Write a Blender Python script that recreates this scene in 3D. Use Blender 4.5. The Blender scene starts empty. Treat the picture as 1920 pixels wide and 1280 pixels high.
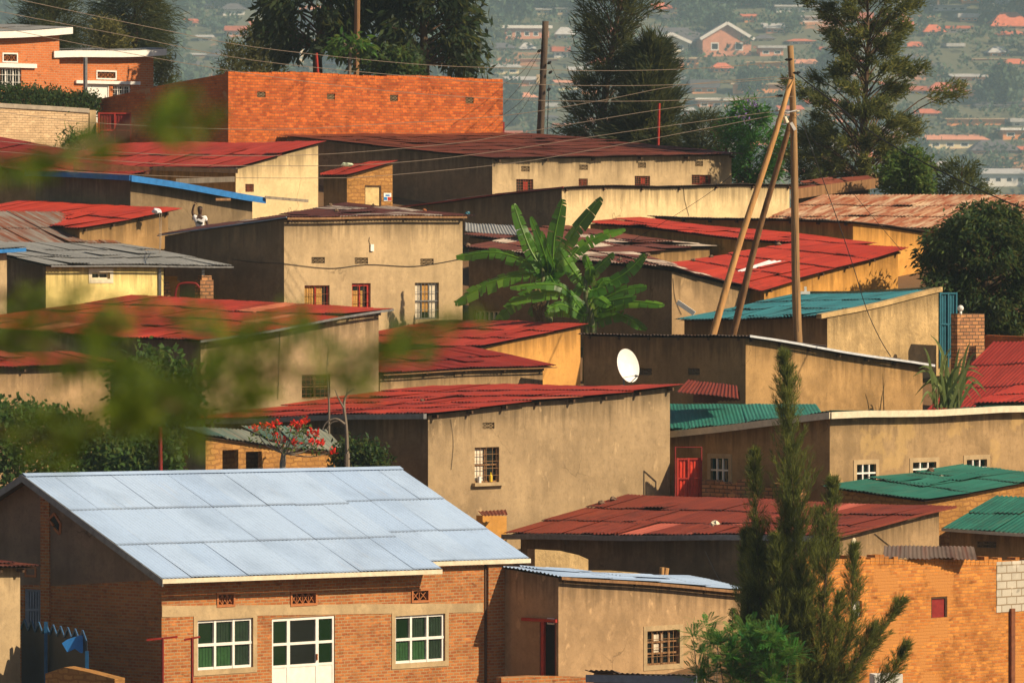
DEBUG = 0; HAZE = 0.000115
import bpy, math, random
import numpy as np
from mathutils import Vector, Matrix, noise
R_ = math.radians
scene = bpy.context.scene
COL = scene.collection
# ------------------------------------------------------------------ camera model
F, CX, CY, YH = 12000.0, 960.0, 640.0, 450.0
PITCH = math.atan((CY - YH) / F)
cp, sp = math.cos(PITCH), math.sin(PITCH)
def ray(x, y):
    a, b = (x - CX) / F, -(y - CY) / F
    return Vector((a, cp + b * sp, -sp + b * cp))
def px(x, y, Y):
    d = ray(x, y)
    return d * (Y / d.y)
def hitp(x, y, P, n):
    d = ray(x, y)
    return d * (P.dot(n) / d.dot(n))
def zat(x3, y3, ypix):                      # height at a plan position that shows on picture row ypix
    d = ray(CX, ypix)
    return d.z / d.y * y3
def lerp(a, b, t): return a + (b - a) * t
def interp(v, pts):
    if v <= pts[0][0]: return pts[0][1]
    for (a, za), (b, zb) in zip(pts, pts[1:]):
        if v <= b: return za + (zb - za) * (v - a) / (b - a)
    return pts[-1][1]
def smooth(a, b, x):
    t = min(1, max(0, (x - a) / (b - a))); return t * t * (3 - 2 * t)
PROF_L = [(-60, 1.5), (0, -1.8), (150, -28), (168, -26.9), (176, -26.7), (200, -24), (217, -22.3), (240, -20.2), (253, -19), (275, -17.2), (300, -22), (420, -70), (800, -140), (2200, -230), (2750, -225), (3450, -128), (4600, 50), (7000, 160)]
PROF_R = [(-60, 1.5), (0, -1.8), (150, -28), (168, -26.9), (176, -26.7), (200, -24), (217, -22.3), (240, -20.2), (256, -19.2), (266, -21), (400, -70), (800, -140), (2200, -230), (2750, -225), (3450, -128), (4600, 50), (7000, 160)]
def ground(x, Y):
    k = smooth(-4, 6, x)
    z = lerp(interp(Y, PROF_L), interp(Y, PROF_R), k) + .07917 * min(Y, 3500) + .028 * max(0, Y - 3500)
    if Y > 400: z += 7.0 * noise.noise(Vector((x * .002, Y * .002, 3))) * smooth(400, 900, Y)
    return z
# ------------------------------------------------------------------ objects
def tag(o, label=None, cat=None, group=None, kind=None):
    if label: o['label'] = label
    if cat: o['category'] = cat
    if group: o['group'] = group
    if kind or cat: o['kind'] = kind or 'thing'
    return o
def empty(name, loc, label, cat, group=None):
    o = bpy.data.objects.new(name, None); COL.objects.link(o); o.location = loc
    o.empty_display_size = .2
    return tag(o, label, cat, group)
def top_loc(p):
    v = Vector((0, 0, 0))
    while p: v = v + p.location; p = p.parent
    return v
class MB:
    def __init__(s): s.v = []; s.f = []; s.uv = []; s.tone = []; s.lap = []
    def quad(s, a, b, c, d, uv=None, t=0.5):
        n = len(s.v); s.v += [tuple(a), tuple(b), tuple(c), tuple(d)]; s.f.append((n, n+1, n+2, n+3))
        s.uv += uv or [(0, 0), (1, 0), (1, 1), (0, 1)]; s.tone += [t] * 4
    def tri(s, a, b, c, uv=None, t=.5):
        n = len(s.v); s.v += [tuple(a), tuple(b), tuple(c)]; s.f.append((n, n+1, n+2))
        s.uv += uv or [(0, 0), (1, 0), (1, 1)]; s.tone += [t] * 3
    def poly(s, pts, uv=None, t=.5):
        n = len(s.v); s.v += [tuple(p) for p in pts]; s.f.append(tuple(range(n, n + len(pts))))
        s.uv += uv or [(0, 0)] * len(pts); s.tone += [t] * len(pts)
    def hexa(s, p, t=.5):                    # 8 points: bottom ring 0-3, top ring 4-7
        for q in ((3, 2, 1, 0), (4, 5, 6, 7), (0, 1, 5, 4), (1, 2, 6, 5), (2, 3, 7, 6), (3, 0, 4, 7)):
            P = [Vector(p[i]) for i in q]
            w, h = (P[1] - P[0]).length, (P[3] - P[0]).length
            s.quad(*P, uv=[(0, 0), (w, 0), (w, h), (0, h)], t=t)
    def box(s, fr, u0, u1, d0, d1, z0, z1, t=.5):   # fr = (origin, udir, normal): u along, d outwards, z up
        o, u, n = fr
        P = lambda a, b, c: Vector((o.x, o.y, 0)) + u * a + n * b + Vector((0, 0, c))
        s.hexa([P(u0, d0, z0), P(u1, d0, z0), P(u1, d1, z0), P(u0, d1, z0), P(u0, d0, z1), P(u1, d0, z1), P(u1, d1, z1), P(u0, d1, z1)], t)
    def bar(s, a, b, w, h=None, t=.5):       # rectangular bar from a to b
        a, b = Vector(a), Vector(b); h = h or w
        d = (b - a).normalized(); k = Vector((0, 0, 1)) if abs(d.z) < .95 else Vector((1, 0, 0))
        x = d.cross(k).normalized() * (w / 2); y = x.cross(d).normalized() * (h / 2)
        s.hexa([a-x-y, a+x-y, a+x+y, a-x+y, b-x-y, b+x-y, b+x+y, b-x+y], t)
    def tube(s, pts, rad, n=7, cap=True, t=.5):
        pts = [Vector(p) for p in pts]; m = len(pts)
        if not hasattr(rad, '__len__'): rad = [rad] * m
        rings = []; ref = None; base = len(s.v)
        for i, p in enumerate(pts):
            d = (pts[min(i+1, m-1)] - pts[max(i-1, 0)]).normalized()
            if ref is None:
                ref = d.cross(Vector((0, 0, 1)) if abs(d.z) < .9 else Vector((1, 0, 0))).normalized()
            ref = (ref - d * ref.dot(d)).normalized(); y = d.cross(ref)
            for k in range(n):
                a = 2 * math.pi * k / n
                s.v.append(tuple(p + (ref * math.cos(a) + y * math.sin(a)) * rad[i]))
        for i in range(m - 1):
            for k in range(n):
                a, b = base + i*n + k, base + i*n + (k+1) % n
                s.f.append((a, b, b+n, a+n)); s.uv += [(k/n, i), ((k+1)/n, i), ((k+1)/n, i+1), (k/n, i+1)]
        if cap:
            s.f.append(tuple(base + k for k in range(n))[::-1]); s.uv += [(0, 0)] * n
            s.f.append(tuple(base + (m-1)*n + k for k in range(n))); s.uv += [(0, 0)] * n
        s.tone += [t] * (len(s.v) - len(s.tone))
    def weld(s):
        d = {}; mp = []; V = []; T = []; Lp = []; lap = s.lap if len(s.lap) == len(s.v) else [0.] * len(s.v)
        for p, t, lp in zip(s.v, s.tone, lap):
            k = (round(p[0], 4), round(p[1], 4), round(p[2], 4))
            if k not in d: d[k] = len(V); V.append(p); T.append(t); Lp.append(lp)
            mp.append(d[k])
        s.lap = Lp if s.lap else []; s.v, s.tone, s.f = V, T, [tuple(mp[i] for i in f) for f in s.f]
        keep, uv, i = [], [], 0
        for f in s.f:
            if len(set(f)) == len(f): keep.append(f); uv += s.uv[i:i + len(f)]
            i += len(f)
        s.f, s.uv = keep, uv; return s
    def build(s, name, mat, parent=None, smooth=False):
        me = bpy.data.meshes.new(name)
        off = top_loc(parent) if parent else (sum((Vector(p) for p in s.v), Vector()) / max(1, len(s.v)))
        me.from_pydata([(x-off.x, y-off.y, z-off.z) for x, y, z in s.v], [], s.f)
        if len(s.uv) == len(me.loops):
            l = me.uv_layers.new(name='UVMap'); l.data.foreach_set('uv', np.array(s.uv, dtype=np.float32).ravel())
        if len(s.tone) == len(s.v):
            a = me.attributes.new('tone', 'FLOAT', 'POINT'); a.data.foreach_set('value', np.array(s.tone, dtype=np.float32))
        if s.lap and len(s.lap) == len(s.v):
            a = me.attributes.new('lap', 'FLOAT', 'POINT'); a.data.foreach_set('value', np.array(s.lap, dtype=np.float32))
        if smooth: me.polygons.foreach_set('use_smooth', [True] * len(me.polygons))
        for m in (mat if isinstance(mat, (list, tuple)) else [mat]): me.materials.append(m)
        o = bpy.data.objects.new(name, me); COL.objects.link(o)
        if parent: o.parent = parent
        else: o.location = off
        return o
def np_mesh(name, V, tone, mat, parent, nv=4):
    """V: (n*nv,3) world points of n separate n-gons"""
    off = np.array(top_loc(parent)) if parent else V.mean(0)
    n = len(V) // nv; me = bpy.data.meshes.new(name)
    me.vertices.add(len(V)); me.vertices.foreach_set('co', (V - off).astype(np.float32).ravel())
    me.loops.add(len(V)); me.loops.foreach_set('vertex_index', np.arange(len(V), dtype=np.int32))
    me.polygons.add(n); me.polygons.foreach_set('loop_start', np.arange(0, len(V), nv, dtype=np.int32))
    me.update(calc_edges=True)
    a = me.attributes.new('tone', 'FLOAT', 'POINT'); a.data.foreach_set('value', np.repeat(tone, nv).astype(np.float32))
    me.materials.append(mat)
    o = bpy.data.objects.new(name, me); COL.objects.link(o)
    if parent: o.parent = parent
    else: o.location = Vector(off)
    return o
# ------------------------------------------------------------------ materials
class NT:
    def __init__(s, name):
        s.m = bpy.data.materials.new(name); s.m.use_nodes = True; s.t = s.m.node_tree; s.b = s.t.nodes['Principled BSDF']
    def n(s, typ, ins=None, **kw):
        nd = s.t.nodes.new(typ)
        for k, v in kw.items(): setattr(nd, k, v)
        for k, v in (ins or {}).items():
            sk = nd.inputs[k]
            if hasattr(v, 'is_output') or isinstance(v, bpy.types.NodeSocket): s.t.links.new(v, sk)
            else:
                if isinstance(v, (tuple, list)) and len(v) == 3 and sk.type == 'RGBA': v = (*v, 1)
                sk.default_value = v
        return nd
    def mix(s, a, b, f, mode='MIX'):
        nd = s.n('ShaderNodeMix', data_type='RGBA', blend_type=mode)
        for i, v in ((6, a), (7, b), (0, f)):
            if isinstance(v, bpy.types.NodeSocket): s.t.links.new(v, nd.inputs[i])
            else: nd.inputs[i].default_value = (*v, 1) if isinstance(v, (tuple, list)) else v
        return nd.outputs[2]
    def ramp(s, f, a, b, inv=False):
        nd = s.n('ShaderNodeMapRange', {0: f, 1: a, 2: b, 3: 1. if inv else 0., 4: 0. if inv else 1.}); nd.clamp = True
        return nd.outputs[0]
    def math(s, op, a, b=0.):
        return s.n('ShaderNodeMath', {0: a, 1: b}, operation=op).outputs[0]
    def noise(s, vec, scale, detail=5, rough=.6, off=0):
        mp = s.n('ShaderNodeMapping', {0: vec, 1: (off, off * .7, off * .3)}).outputs[0]
        return s.n('ShaderNodeTexNoise', {'Vector': mp, 'Scale': scale, 'Detail': detail, 'Roughness': rough}).outputs[0]
    def obj(s): return s.n('ShaderNodeTexCoord').outputs['Object']
    def uv(s): return s.n('ShaderNodeTexCoord').outputs['UV']
    def attr(s, nm='tone'): return s.n('ShaderNodeAttribute', attribute_name=nm).outputs['Fac']
    def stretch(s, vec, sc): return s.n('ShaderNodeMapping', {0: vec, 3: sc}).outputs[0]
    def bump(s, h, st, dist=.02): return s.n('ShaderNodeBump', {'Height': h, 'Strength': st, 'Distance': dist}).outputs[0]
    def out(s, col=None, rough=.8, normal=None, spec=.3, metal=0.):
        def put(k, v):
            if v is None: return
            if isinstance(v, bpy.types.NodeSocket): s.t.links.new(v, s.b.inputs[k])
            else: s.b.inputs[k].default_value = (*v, 1) if isinstance(v, (tuple, list)) and len(v) == 3 else v
        put('Base Color', col); put('Roughness', rough); put('Normal', normal); put('Specular IOR Level', spec); put('Metallic', metal)
        return s.m
_seed = [0]
def sd():
    _seed[0] += 7.31; return _seed[0]
def mulc(c, k): return tuple(min(1, x * k) for x in c)
def plaster(name, col, var=.35, streak=.35, spot=.0, patch=None, rough_b=.25):
    s = NT(name); o = s.obj(); k = sd()
    c = s.mix(mulc(col, 1 - var), mulc(col, 1 + var * .6), s.ramp(s.noise(o, .55, 7, .65, k), .3, .7))
    c = s.mix(c, mulc(col, 1 + var * .8), s.math('MULTIPLY', s.ramp(s.noise(o, 1.9, 6, .7, k + 21), .52, .68), .55))
    c = s.mix(c, mulc(col, 1 - var), s.math('MULTIPLY', s.ramp(s.noise(o, 2.7, 6, .7, k + 27), .52, .7), .6))
    st = s.noise(s.stretch(o, (2.6, 2.6, .22)), 1.0, 6, .6, k + 3)
    c = s.mix(c, mulc(col, .5), s.math('MULTIPLY', s.ramp(st, .5, .75), streak))
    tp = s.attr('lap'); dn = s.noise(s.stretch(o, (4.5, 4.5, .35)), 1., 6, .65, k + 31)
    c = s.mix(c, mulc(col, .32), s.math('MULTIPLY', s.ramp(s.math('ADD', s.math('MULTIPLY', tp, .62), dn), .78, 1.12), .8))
    vo = s.n('ShaderNodeTexVoronoi', {'Vector': s.n('ShaderNodeVectorMath', {0: o, 1: s.n('ShaderNodeVectorMath', {0: s.n('ShaderNodeTexNoise', {'Vector': o, 'Scale': 1.6, 'Detail': 4.}).outputs[1], 1: (.9, .9, .9)}, operation='MULTIPLY').outputs[0]}, operation='ADD').outputs[0], 'Scale': .33}, feature='DISTANCE_TO_EDGE').outputs[0]
    c = s.mix(c, mulc(col, .3), s.math('MULTIPLY', s.ramp(vo, .008, .002), s.math('MULTIPLY', s.ramp(s.noise(o, .4, 2, .5, k + 41), .56, .66), .6)))
    gr = s.noise(o, 9, 4, .7, k + 5)
    c = s.mix(c, mulc(col, .55), s.math('MULTIPLY', s.ramp(gr, .52, .72), .45))
    if spot:
        sp_ = s.noise(s.stretch(o, (1, 1, .6)), 2.6, 5, .6, k + 9)
        c = s.mix(c, mulc(col, 1.55), s.math('MULTIPLY', s.ramp(sp_, .62, .7), spot))
    if patch:
        pp = s.noise(o, .8, 4, .55, k + 11); c = s.mix(c, patch, s.math('MULTIPLY', s.ramp(pp, .57, .63), .45))
    b = s.math('ADD', gr, s.math('MULTIPLY', s.noise(o, 2.5, 4, .6, k), 1.2))
    return s.out(c, .93, s.bump(b, rough_b, .03), .15)
def brick(name, c1, c2, mortar, bw=.23, bh=.08, ms=.012, soot=.3, wb=.025, plast=None):
    s = NT(name); u = s.uv(); o = s.obj(); k = sd()
    wob = s.n('ShaderNodeVectorMath', {0: u, 1: s.n('ShaderNodeVectorMath', {0: s.n('ShaderNodeTexNoise', {'Vector': o, 'Scale': 3.}).outputs[1], 1: (wb, wb, 0)}, operation='MULTIPLY').outputs[0]}, operation='ADD').outputs[0]
    br = s.n('ShaderNodeTexBrick', {'Vector': wob, 'Color1': c1, 'Color2': c2, 'Mortar': mortar, 'Scale': 1., 'Mortar Size': ms, 'Mortar Smooth': .25, 'Bias': 0., 'Brick Width': bw, 'Row Height': bh})
    c = br.outputs[0]
    n1 = s.noise(o, 1.1, 6, .65, k)
    c = s.mix(c, mulc(c2, .35), s.math('MULTIPLY', s.ramp(n1, .46, .72), soot))
    vb = s.n('ShaderNodeTexNoise', {'Vector': s.stretch(u, (1/bw*.8, 1/bh*.55, 1)), 'Scale': 1., 'Detail': 2.}).outputs[0]
    c = s.mix(c, mulc(c2, .3), s.math('MULTIPLY', s.ramp(vb, .62, .7), .5))
    c = s.mix(c, mulc(c1, 1.35), s.math('MULTIPLY', s.ramp(vb, .4, .3), .5))
    if plast:
        c = s.mix(c, plast, s.ramp(s.noise(o, .7, 5, .6, k + 4), .56, .6))
    h = s.math('ADD', s.math('MULTIPLY', br.outputs[1], -1.), s.math('MULTIPLY', s.noise(o, 14, 3, .6), .5))
    return s.out(c, .9, s.bump(h, .5, .02), .15)
def roofmat(name, c1, c2, rust=(.10, .03, .015), ramt=.25, dirt=.35, rough=.55, spec=.35, metal=0., patches=None, lap=.8, st=1., pth=.945):
    s = NT(name); u = s.uv(); o = s.obj(); k = sd(); t = s.attr()
    c = s.mix(c1, tuple(x + (y - x) * .6 for x, y in zip(c1, c2)), s.ramp(t, 0., 1.))
    c = s.mix(c, mulc(c1, .6), s.math('MULTIPLY', s.ramp(s.noise(o, .5, 5, .6, k), .45, .7), .5))
    if patches: c = s.mix(c, patches, s.ramp(t, pth, pth + .01))
    c = s.mix(c, rust, s.math('MULTIPLY', s.ramp(s.noise(s.stretch(u, (3.2, .55, 1)), 1., 7, .68, k), .62 - ramt * .3, .78 - ramt * .3), min(1, .35 + ramt)))
    c = s.mix(c, mulc(rust, .35), s.math('MULTIPLY', s.ramp(s.noise(s.stretch(u, (1.2, .8, 1)), 1., 8, .7, k + 5), .58, .72), dirt))
    c = s.mix(c, mulc(c1, .55), s.math('MULTIPLY', s.ramp(s.noise(s.stretch(u, (9, .35, 1)), 1., 4, .6, k + 8), .48, .72), .6 * st))
    c = s.mix(c, mulc(c2, 1.3), s.math('MULTIPLY', s.ramp(s.noise(s.stretch(u, (5, .3, 1)), 1., 4, .6, k + 12), .55, .75), .4 * st))
    c = s.mix(c, mulc(rust, .3), s.math('MULTIPLY', s.ramp(s.noise(o, .85, 8, .72, k + 51), .54, .66), dirt * st))
    c = s.mix(c, mulc(rust, .18), s.math('MULTIPLY', s.ramp(s.attr('lap'), .80, .97), lap))  # dark lines at sheet laps: lap shadow painted in along with rust
    fine = s.noise(o, 22, 3, .6, k)
    c = s.mix(c, mulc(c1, .5), s.math('MULTIPLY', s.ramp(fine, .5, .8), .35))
    return s.out(c, rough, s.bump(fine, .08, .01), spec, metal)
def plain(name, col, rough=.7, var=.25, scale=6, spec=.3, metal=0.):
    s = NT(name); o = s.obj(); k = sd()
    c = s.mix(mulc(col, 1 - var), mulc(col, 1 + var * .5), s.ramp(s.noise(o, scale, 5, .6, k), .3, .7))
    c = s.mix(c, mulc(col, .55), s.math('MULTIPLY', s.ramp(s.noise(o, scale * .3, 4, .6, k + 2), .55, .75), var))
    return s.out(c, rough, None, spec, metal)
def wood(name, col, rough=.85):
    s = NT(name); o = s.obj(); k = sd()
    n1 = s.noise(s.stretch(o, (9, 9, .6)), 1., 6, .65, k)
    c = s.mix(mulc(col, .55), mulc(col, 1.25), s.ramp(n1, .3, .7))
    return s.out(c, rough, s.bump(n1, .4, .02), .2)
def glass(name, col=(.012, .016, .014)):
    s = NT(name); return s.out(col, .12, None, .5)
def foliage(name, dark, mid, light, trans=.3, rough=.6):
    s = NT(name); t = s.attr()
    c = s.mix(dark, mid, s.ramp(t, 0., .6)); c = s.mix(c, light, s.ramp(t, .6, 1.))
    s.out(c, rough, None, .25)
    tr = s.n('ShaderNodeBsdfTranslucent', {'Color': s.mix(c, (1, 1, .3), .15)})
    mx = s.n('ShaderNodeMixShader', {0: trans, 1: s.b.outputs[0], 2: tr.outputs[0]})
    s.t.links.new(mx.outputs[0], s.t.nodes['Material Output'].inputs[0])
    return s.m
# ------------------------------------------------------------------ palette (real-world base colours)
PL_TAN   = plaster('plaster_tan', (.36, .24, .125), spot=.35)
PL_TAN2  = plaster('plaster_grey_tan', (.35, .25, .14), var=.34, spot=.55)
PL_TAN3  = plaster('plaster_pink_tan', (.41, .27, .145), var=.34, spot=.6)
PL_CREAM = plaster('plaster_cream', (.68, .515, .275), var=.25, streak=.3)
PL_WARM  = plaster('plaster_warm', (.45, .33, .185), var=.3, streak=.4, spot=.2)
PL_GREY  = plaster('plaster_cement_shade', (.24, .17, .095), var=.4, streak=.4)  # cement plaster; on left walls its dark tone also paints in their shade
PL_BROWN = plaster('plaster_brown', (.38, .23, .095), var=.4, streak=.5, spot=.15)
PL_OCHRE = plaster('plaster_ochre', (.58, .29, .07), var=.3, streak=.35)
PL_ORANGE= plaster('plaster_orange', (.64, .33, .09), var=.2, streak=.15)
PL_YEL   = plaster('plaster_yellow', (.80, .62, .24), var=.12, streak=.12)
PL_ROUGH = plaster('plaster_rough', (.52, .36, .17), var=.45, streak=.75, spot=.5, rough_b=.9)
PL_PATCH = plaster('plaster_patched', (.33, .22, .11), var=.38, streak=.45, patch=(.50, .33, .13))
MUD      = brick('mud_brick', (.34, .165, .048), (.44, .225, .066), (.29, .14, .045), .33, .15, .03, .6, .22)
BR_HOUSE = brick('brick_house', (.46, .175, .05), (.32, .095, .03), (.36, .25, .13), .23, .085, .014, .45)
BR_BIG   = brick('brick_big', (.58, .14, .026), (.32, .058, .014), (.26, .10, .045), .27, .115, .016, .6)
BR_BIGS  = brick('brick_plastered', (.50, .14, .035), (.40, .09, .02), (.25, .12, .06), .24, .11, .012, .4, plast=(.34, .18, .09))
BR_RUIN  = brick('brick_ruin', (.60, .245, .05), (.40, .13, .03), (.40, .20, .07), .25, .09, .014, .75, plast=(.46, .20, .055))
BR_PALE  = brick('brick_pale', (.62, .44, .26), (.54, .37, .21), (.36, .25, .15), .3, .1, .015, .3)
BR_H1    = brick('brick_orange', (.56, .17, .05), (.50, .14, .04), (.46, .26, .15), .26, .1, .012, .2)
BLOCK    = brick('block_grey', (.50, .46, .38), (.42, .39, .32), (.26, .2, .13), .42, .22, .02, .25)
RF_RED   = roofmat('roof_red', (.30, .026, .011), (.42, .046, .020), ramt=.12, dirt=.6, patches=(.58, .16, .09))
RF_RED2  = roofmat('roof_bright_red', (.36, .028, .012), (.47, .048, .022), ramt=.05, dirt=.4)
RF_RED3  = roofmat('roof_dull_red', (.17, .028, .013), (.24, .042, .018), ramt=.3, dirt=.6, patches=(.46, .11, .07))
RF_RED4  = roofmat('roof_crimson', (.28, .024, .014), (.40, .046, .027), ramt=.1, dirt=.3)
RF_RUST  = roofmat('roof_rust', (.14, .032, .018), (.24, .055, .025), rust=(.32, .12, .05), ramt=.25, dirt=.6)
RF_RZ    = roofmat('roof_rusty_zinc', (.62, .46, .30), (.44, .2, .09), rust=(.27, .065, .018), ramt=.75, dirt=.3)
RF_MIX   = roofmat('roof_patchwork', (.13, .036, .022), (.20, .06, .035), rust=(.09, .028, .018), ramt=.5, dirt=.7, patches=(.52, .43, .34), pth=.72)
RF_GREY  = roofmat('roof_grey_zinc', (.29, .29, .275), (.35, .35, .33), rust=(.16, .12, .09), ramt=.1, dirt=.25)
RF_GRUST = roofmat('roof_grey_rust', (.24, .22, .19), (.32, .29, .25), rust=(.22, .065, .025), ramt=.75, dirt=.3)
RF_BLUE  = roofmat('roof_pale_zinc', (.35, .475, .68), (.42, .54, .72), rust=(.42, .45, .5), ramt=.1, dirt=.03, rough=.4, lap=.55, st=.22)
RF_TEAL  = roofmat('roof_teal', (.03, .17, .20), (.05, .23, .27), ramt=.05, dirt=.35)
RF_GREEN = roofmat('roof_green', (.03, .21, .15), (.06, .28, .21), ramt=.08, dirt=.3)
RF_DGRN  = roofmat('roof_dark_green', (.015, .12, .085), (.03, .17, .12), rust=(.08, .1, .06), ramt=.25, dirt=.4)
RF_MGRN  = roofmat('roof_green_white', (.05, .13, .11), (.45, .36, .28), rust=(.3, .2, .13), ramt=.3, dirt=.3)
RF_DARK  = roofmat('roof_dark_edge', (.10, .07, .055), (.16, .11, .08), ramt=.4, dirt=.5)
WOOD_D = wood('wood_dark', (.09, .05, .028)); WOOD_M = wood('wood_brown', (.26, .14, .065)); WOOD_P = wood('wood_pole', (.50, .27, .10)); WOOD_G = wood('wood_grey', (.30, .25, .19))
WHITE = plain('paint_white', (.78, .76, .70), .5, .12); CREAMP = plain('paint_cream', (.66, .58, .42), .6, .2)
BLUEP = plain('paint_blue', (.02, .17, .46), .55, .25); BLUEG = plain('paint_blue_grey', (.20, .25, .33), .6, .2); TEALP = plain('paint_teal', (.015, .12, .17), .5, .2)
REDP = plain('paint_red', (.40, .03, .018), .55, .3); REDD = plain('paint_dark_red', (.22, .014, .012), .6, .3)
TERRA = plain('terracotta', (.42, .15, .05), .8, .2); GREYM = plain('grey_metal', (.20, .20, .20), .5, .3, metal=.2); DARK = plain('dark_void', (.012, .010, .009), .9, .2)
ZINC = plain('zinc', (.55, .57, .6), .45, .2); GREENP = plain('paint_green', (.01, .07, .05), .5, .2); RUSTM = plain('rusted_steel', (.20, .07, .03), .85, .35)
GRC = plain('curtain_green', (.02, .075, .02), .9, .4, 8); GRD = plain('curtain_dark_green', (.012, .03, .014), .9, .4, 8); CURT = plain('curtain_amber', (.50, .27, .07), .9, .35, 14); CURTW = plain('curtain_white', (.70, .62, .48), .9, .2, 10); GLASS = glass('window_glass'); GLASSG = glass('window_glass_green', (.006, .022, .008))
CABLE = plain('cable_pale', (.34, .27, .2), .7, .1); CABLED = plain('cable_dark', (.02, .018, .016), .6, .1)
STONE = plain('stone_brown', (.17, .11, .07), .95, .4, 4); CONC = plaster('concrete', (.36, .30, .23), var=.4, streak=.3)
# ------------------------------------------------------------------ corrugated sheets
def sheets(mb, fn, Q, Rr, low0, rng, pitch=.15, amp=.02, sw=.82, sl=1.9, lift=.03, neat=1.):
    """fn(q, r) -> point; corrugations run along r; low0: r=0 is the low end"""
    nr = max(1, round(Rr / sl)); nc = max(1, round(Q / sw))
    for j in range(nr):
        for i in range(nc):
            q0, q1 = Q * i / nc, min(Q, Q * (i + 1) / nc + .05)
            ra, rb = Rr * j / nr, Rr * (j + 1) / nr
            jit = rng.uniform(-.06, .11) * neat
            if low0: lo, hi = ra - (.10 + jit if j else max(0, jit) * .6), rb
            else: lo, hi = rb + (.10 + jit if j < nr - 1 else max(0, jit) * .6), ra
            lf = lift * rng.uniform(.4, 1.5) * (1 if rng.random() > .12 * neat else 2.2); tone = rng.random(); skew = rng.uniform(-.03, .03) * neat
            m = max(2, int((q1 - q0) / pitch * 5)); rs = (lo, lerp(lo, hi, .12), hi); base = len(mb.v)
            for b, r in enumerate(rs):
                z = (lf, lf * .88, 0.)[b] + .004 * (i % 2)
                for a in range(m + 1):
                    q = q0 + (q1 - q0) * a / m
                    p = fn(q, min(max(r, -.2), Rr + .2))
                    mb.v.append((p.x, p.y, p.z + z + skew * (a / m - .5) + amp * math.sin(2 * math.pi * q / pitch)))
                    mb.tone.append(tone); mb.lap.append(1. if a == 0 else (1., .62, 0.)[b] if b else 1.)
            w = m + 1
            for b in range(2):
                for a in range(m):
                    x = base + b * w + a
                    mb.f.append((x, x + 1, x + 1 + w, x + w))
                    qa, qb = q0 + (q1 - q0) * a / m, q0 + (q1 - q0) * (a + 1) / m
                    mb.uv += [(qa, rs[b] + 7 * i), (qb, rs[b] + 7 * i), (qb, rs[b + 1] + 7 * i), (qa, rs[b + 1] + 7 * i)]
# ------------------------------------------------------------------ windows, doors, vents
def lattice(mb, fr, r, d, nx, ny, w=.022):
    w = w * .55
    u0, u1, z0, z1 = r; du, dz = (u1 - u0) / nx, (z1 - z0) / ny; o, u, n = fr
    P = lambda a, c: Vector((o.x, o.y, 0)) + u * a + n * d + Vector((0, 0, c))
    for i in range(nx + 1): mb.box(fr, u0 + du * i - w / 2, u0 + du * i + w / 2, d - .03, d + .02, z0, z1)
    for j in range(ny + 1): mb.box(fr, u0, u1, d - .028, d + .022, z0 + dz * j - w / 2, z0 + dz * j + w / 2)
    for i in range(nx):
        for j in range(ny):
            a, b = u0 + du * i, z0 + dz * j
            mb.bar(P(a, b), P(a + du, b + dz), .04, w); mb.bar(P(a + du, b), P(a, b + dz), .036, w)
def bars(mb, fr, r, d, nx, ny, w=.016, edge=0):
    u0, u1, z0, z1 = r
    for i in range(nx): c = lerp(u0, u1, (i + 1) / (nx + 1)); mb.box(fr, c - w/2, c + w/2, d - w/2, d + w/2, z0, z1)
    for j in range(ny): c = lerp(z0, z1, (j + 1) / (ny + 1)); mb.box(fr, u0, u1, d - w/2 + .004, d + w/2 + .004, c - w/2, c + w/2)
    if edge:
        e = edge
        mb.box(fr, u0, u0 + e, d - .025, d + .025, z0, z1); mb.box(fr, u1 - e, u1, d - .025, d + .025, z0, z1)
        mb.box(fr, u0 + e, u1 - e, d - .025, d + .025, z0, z0 + e); mb.box(fr, u0 + e, u1 - e, d - .025, d + .025, z1 - e, z1)
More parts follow.
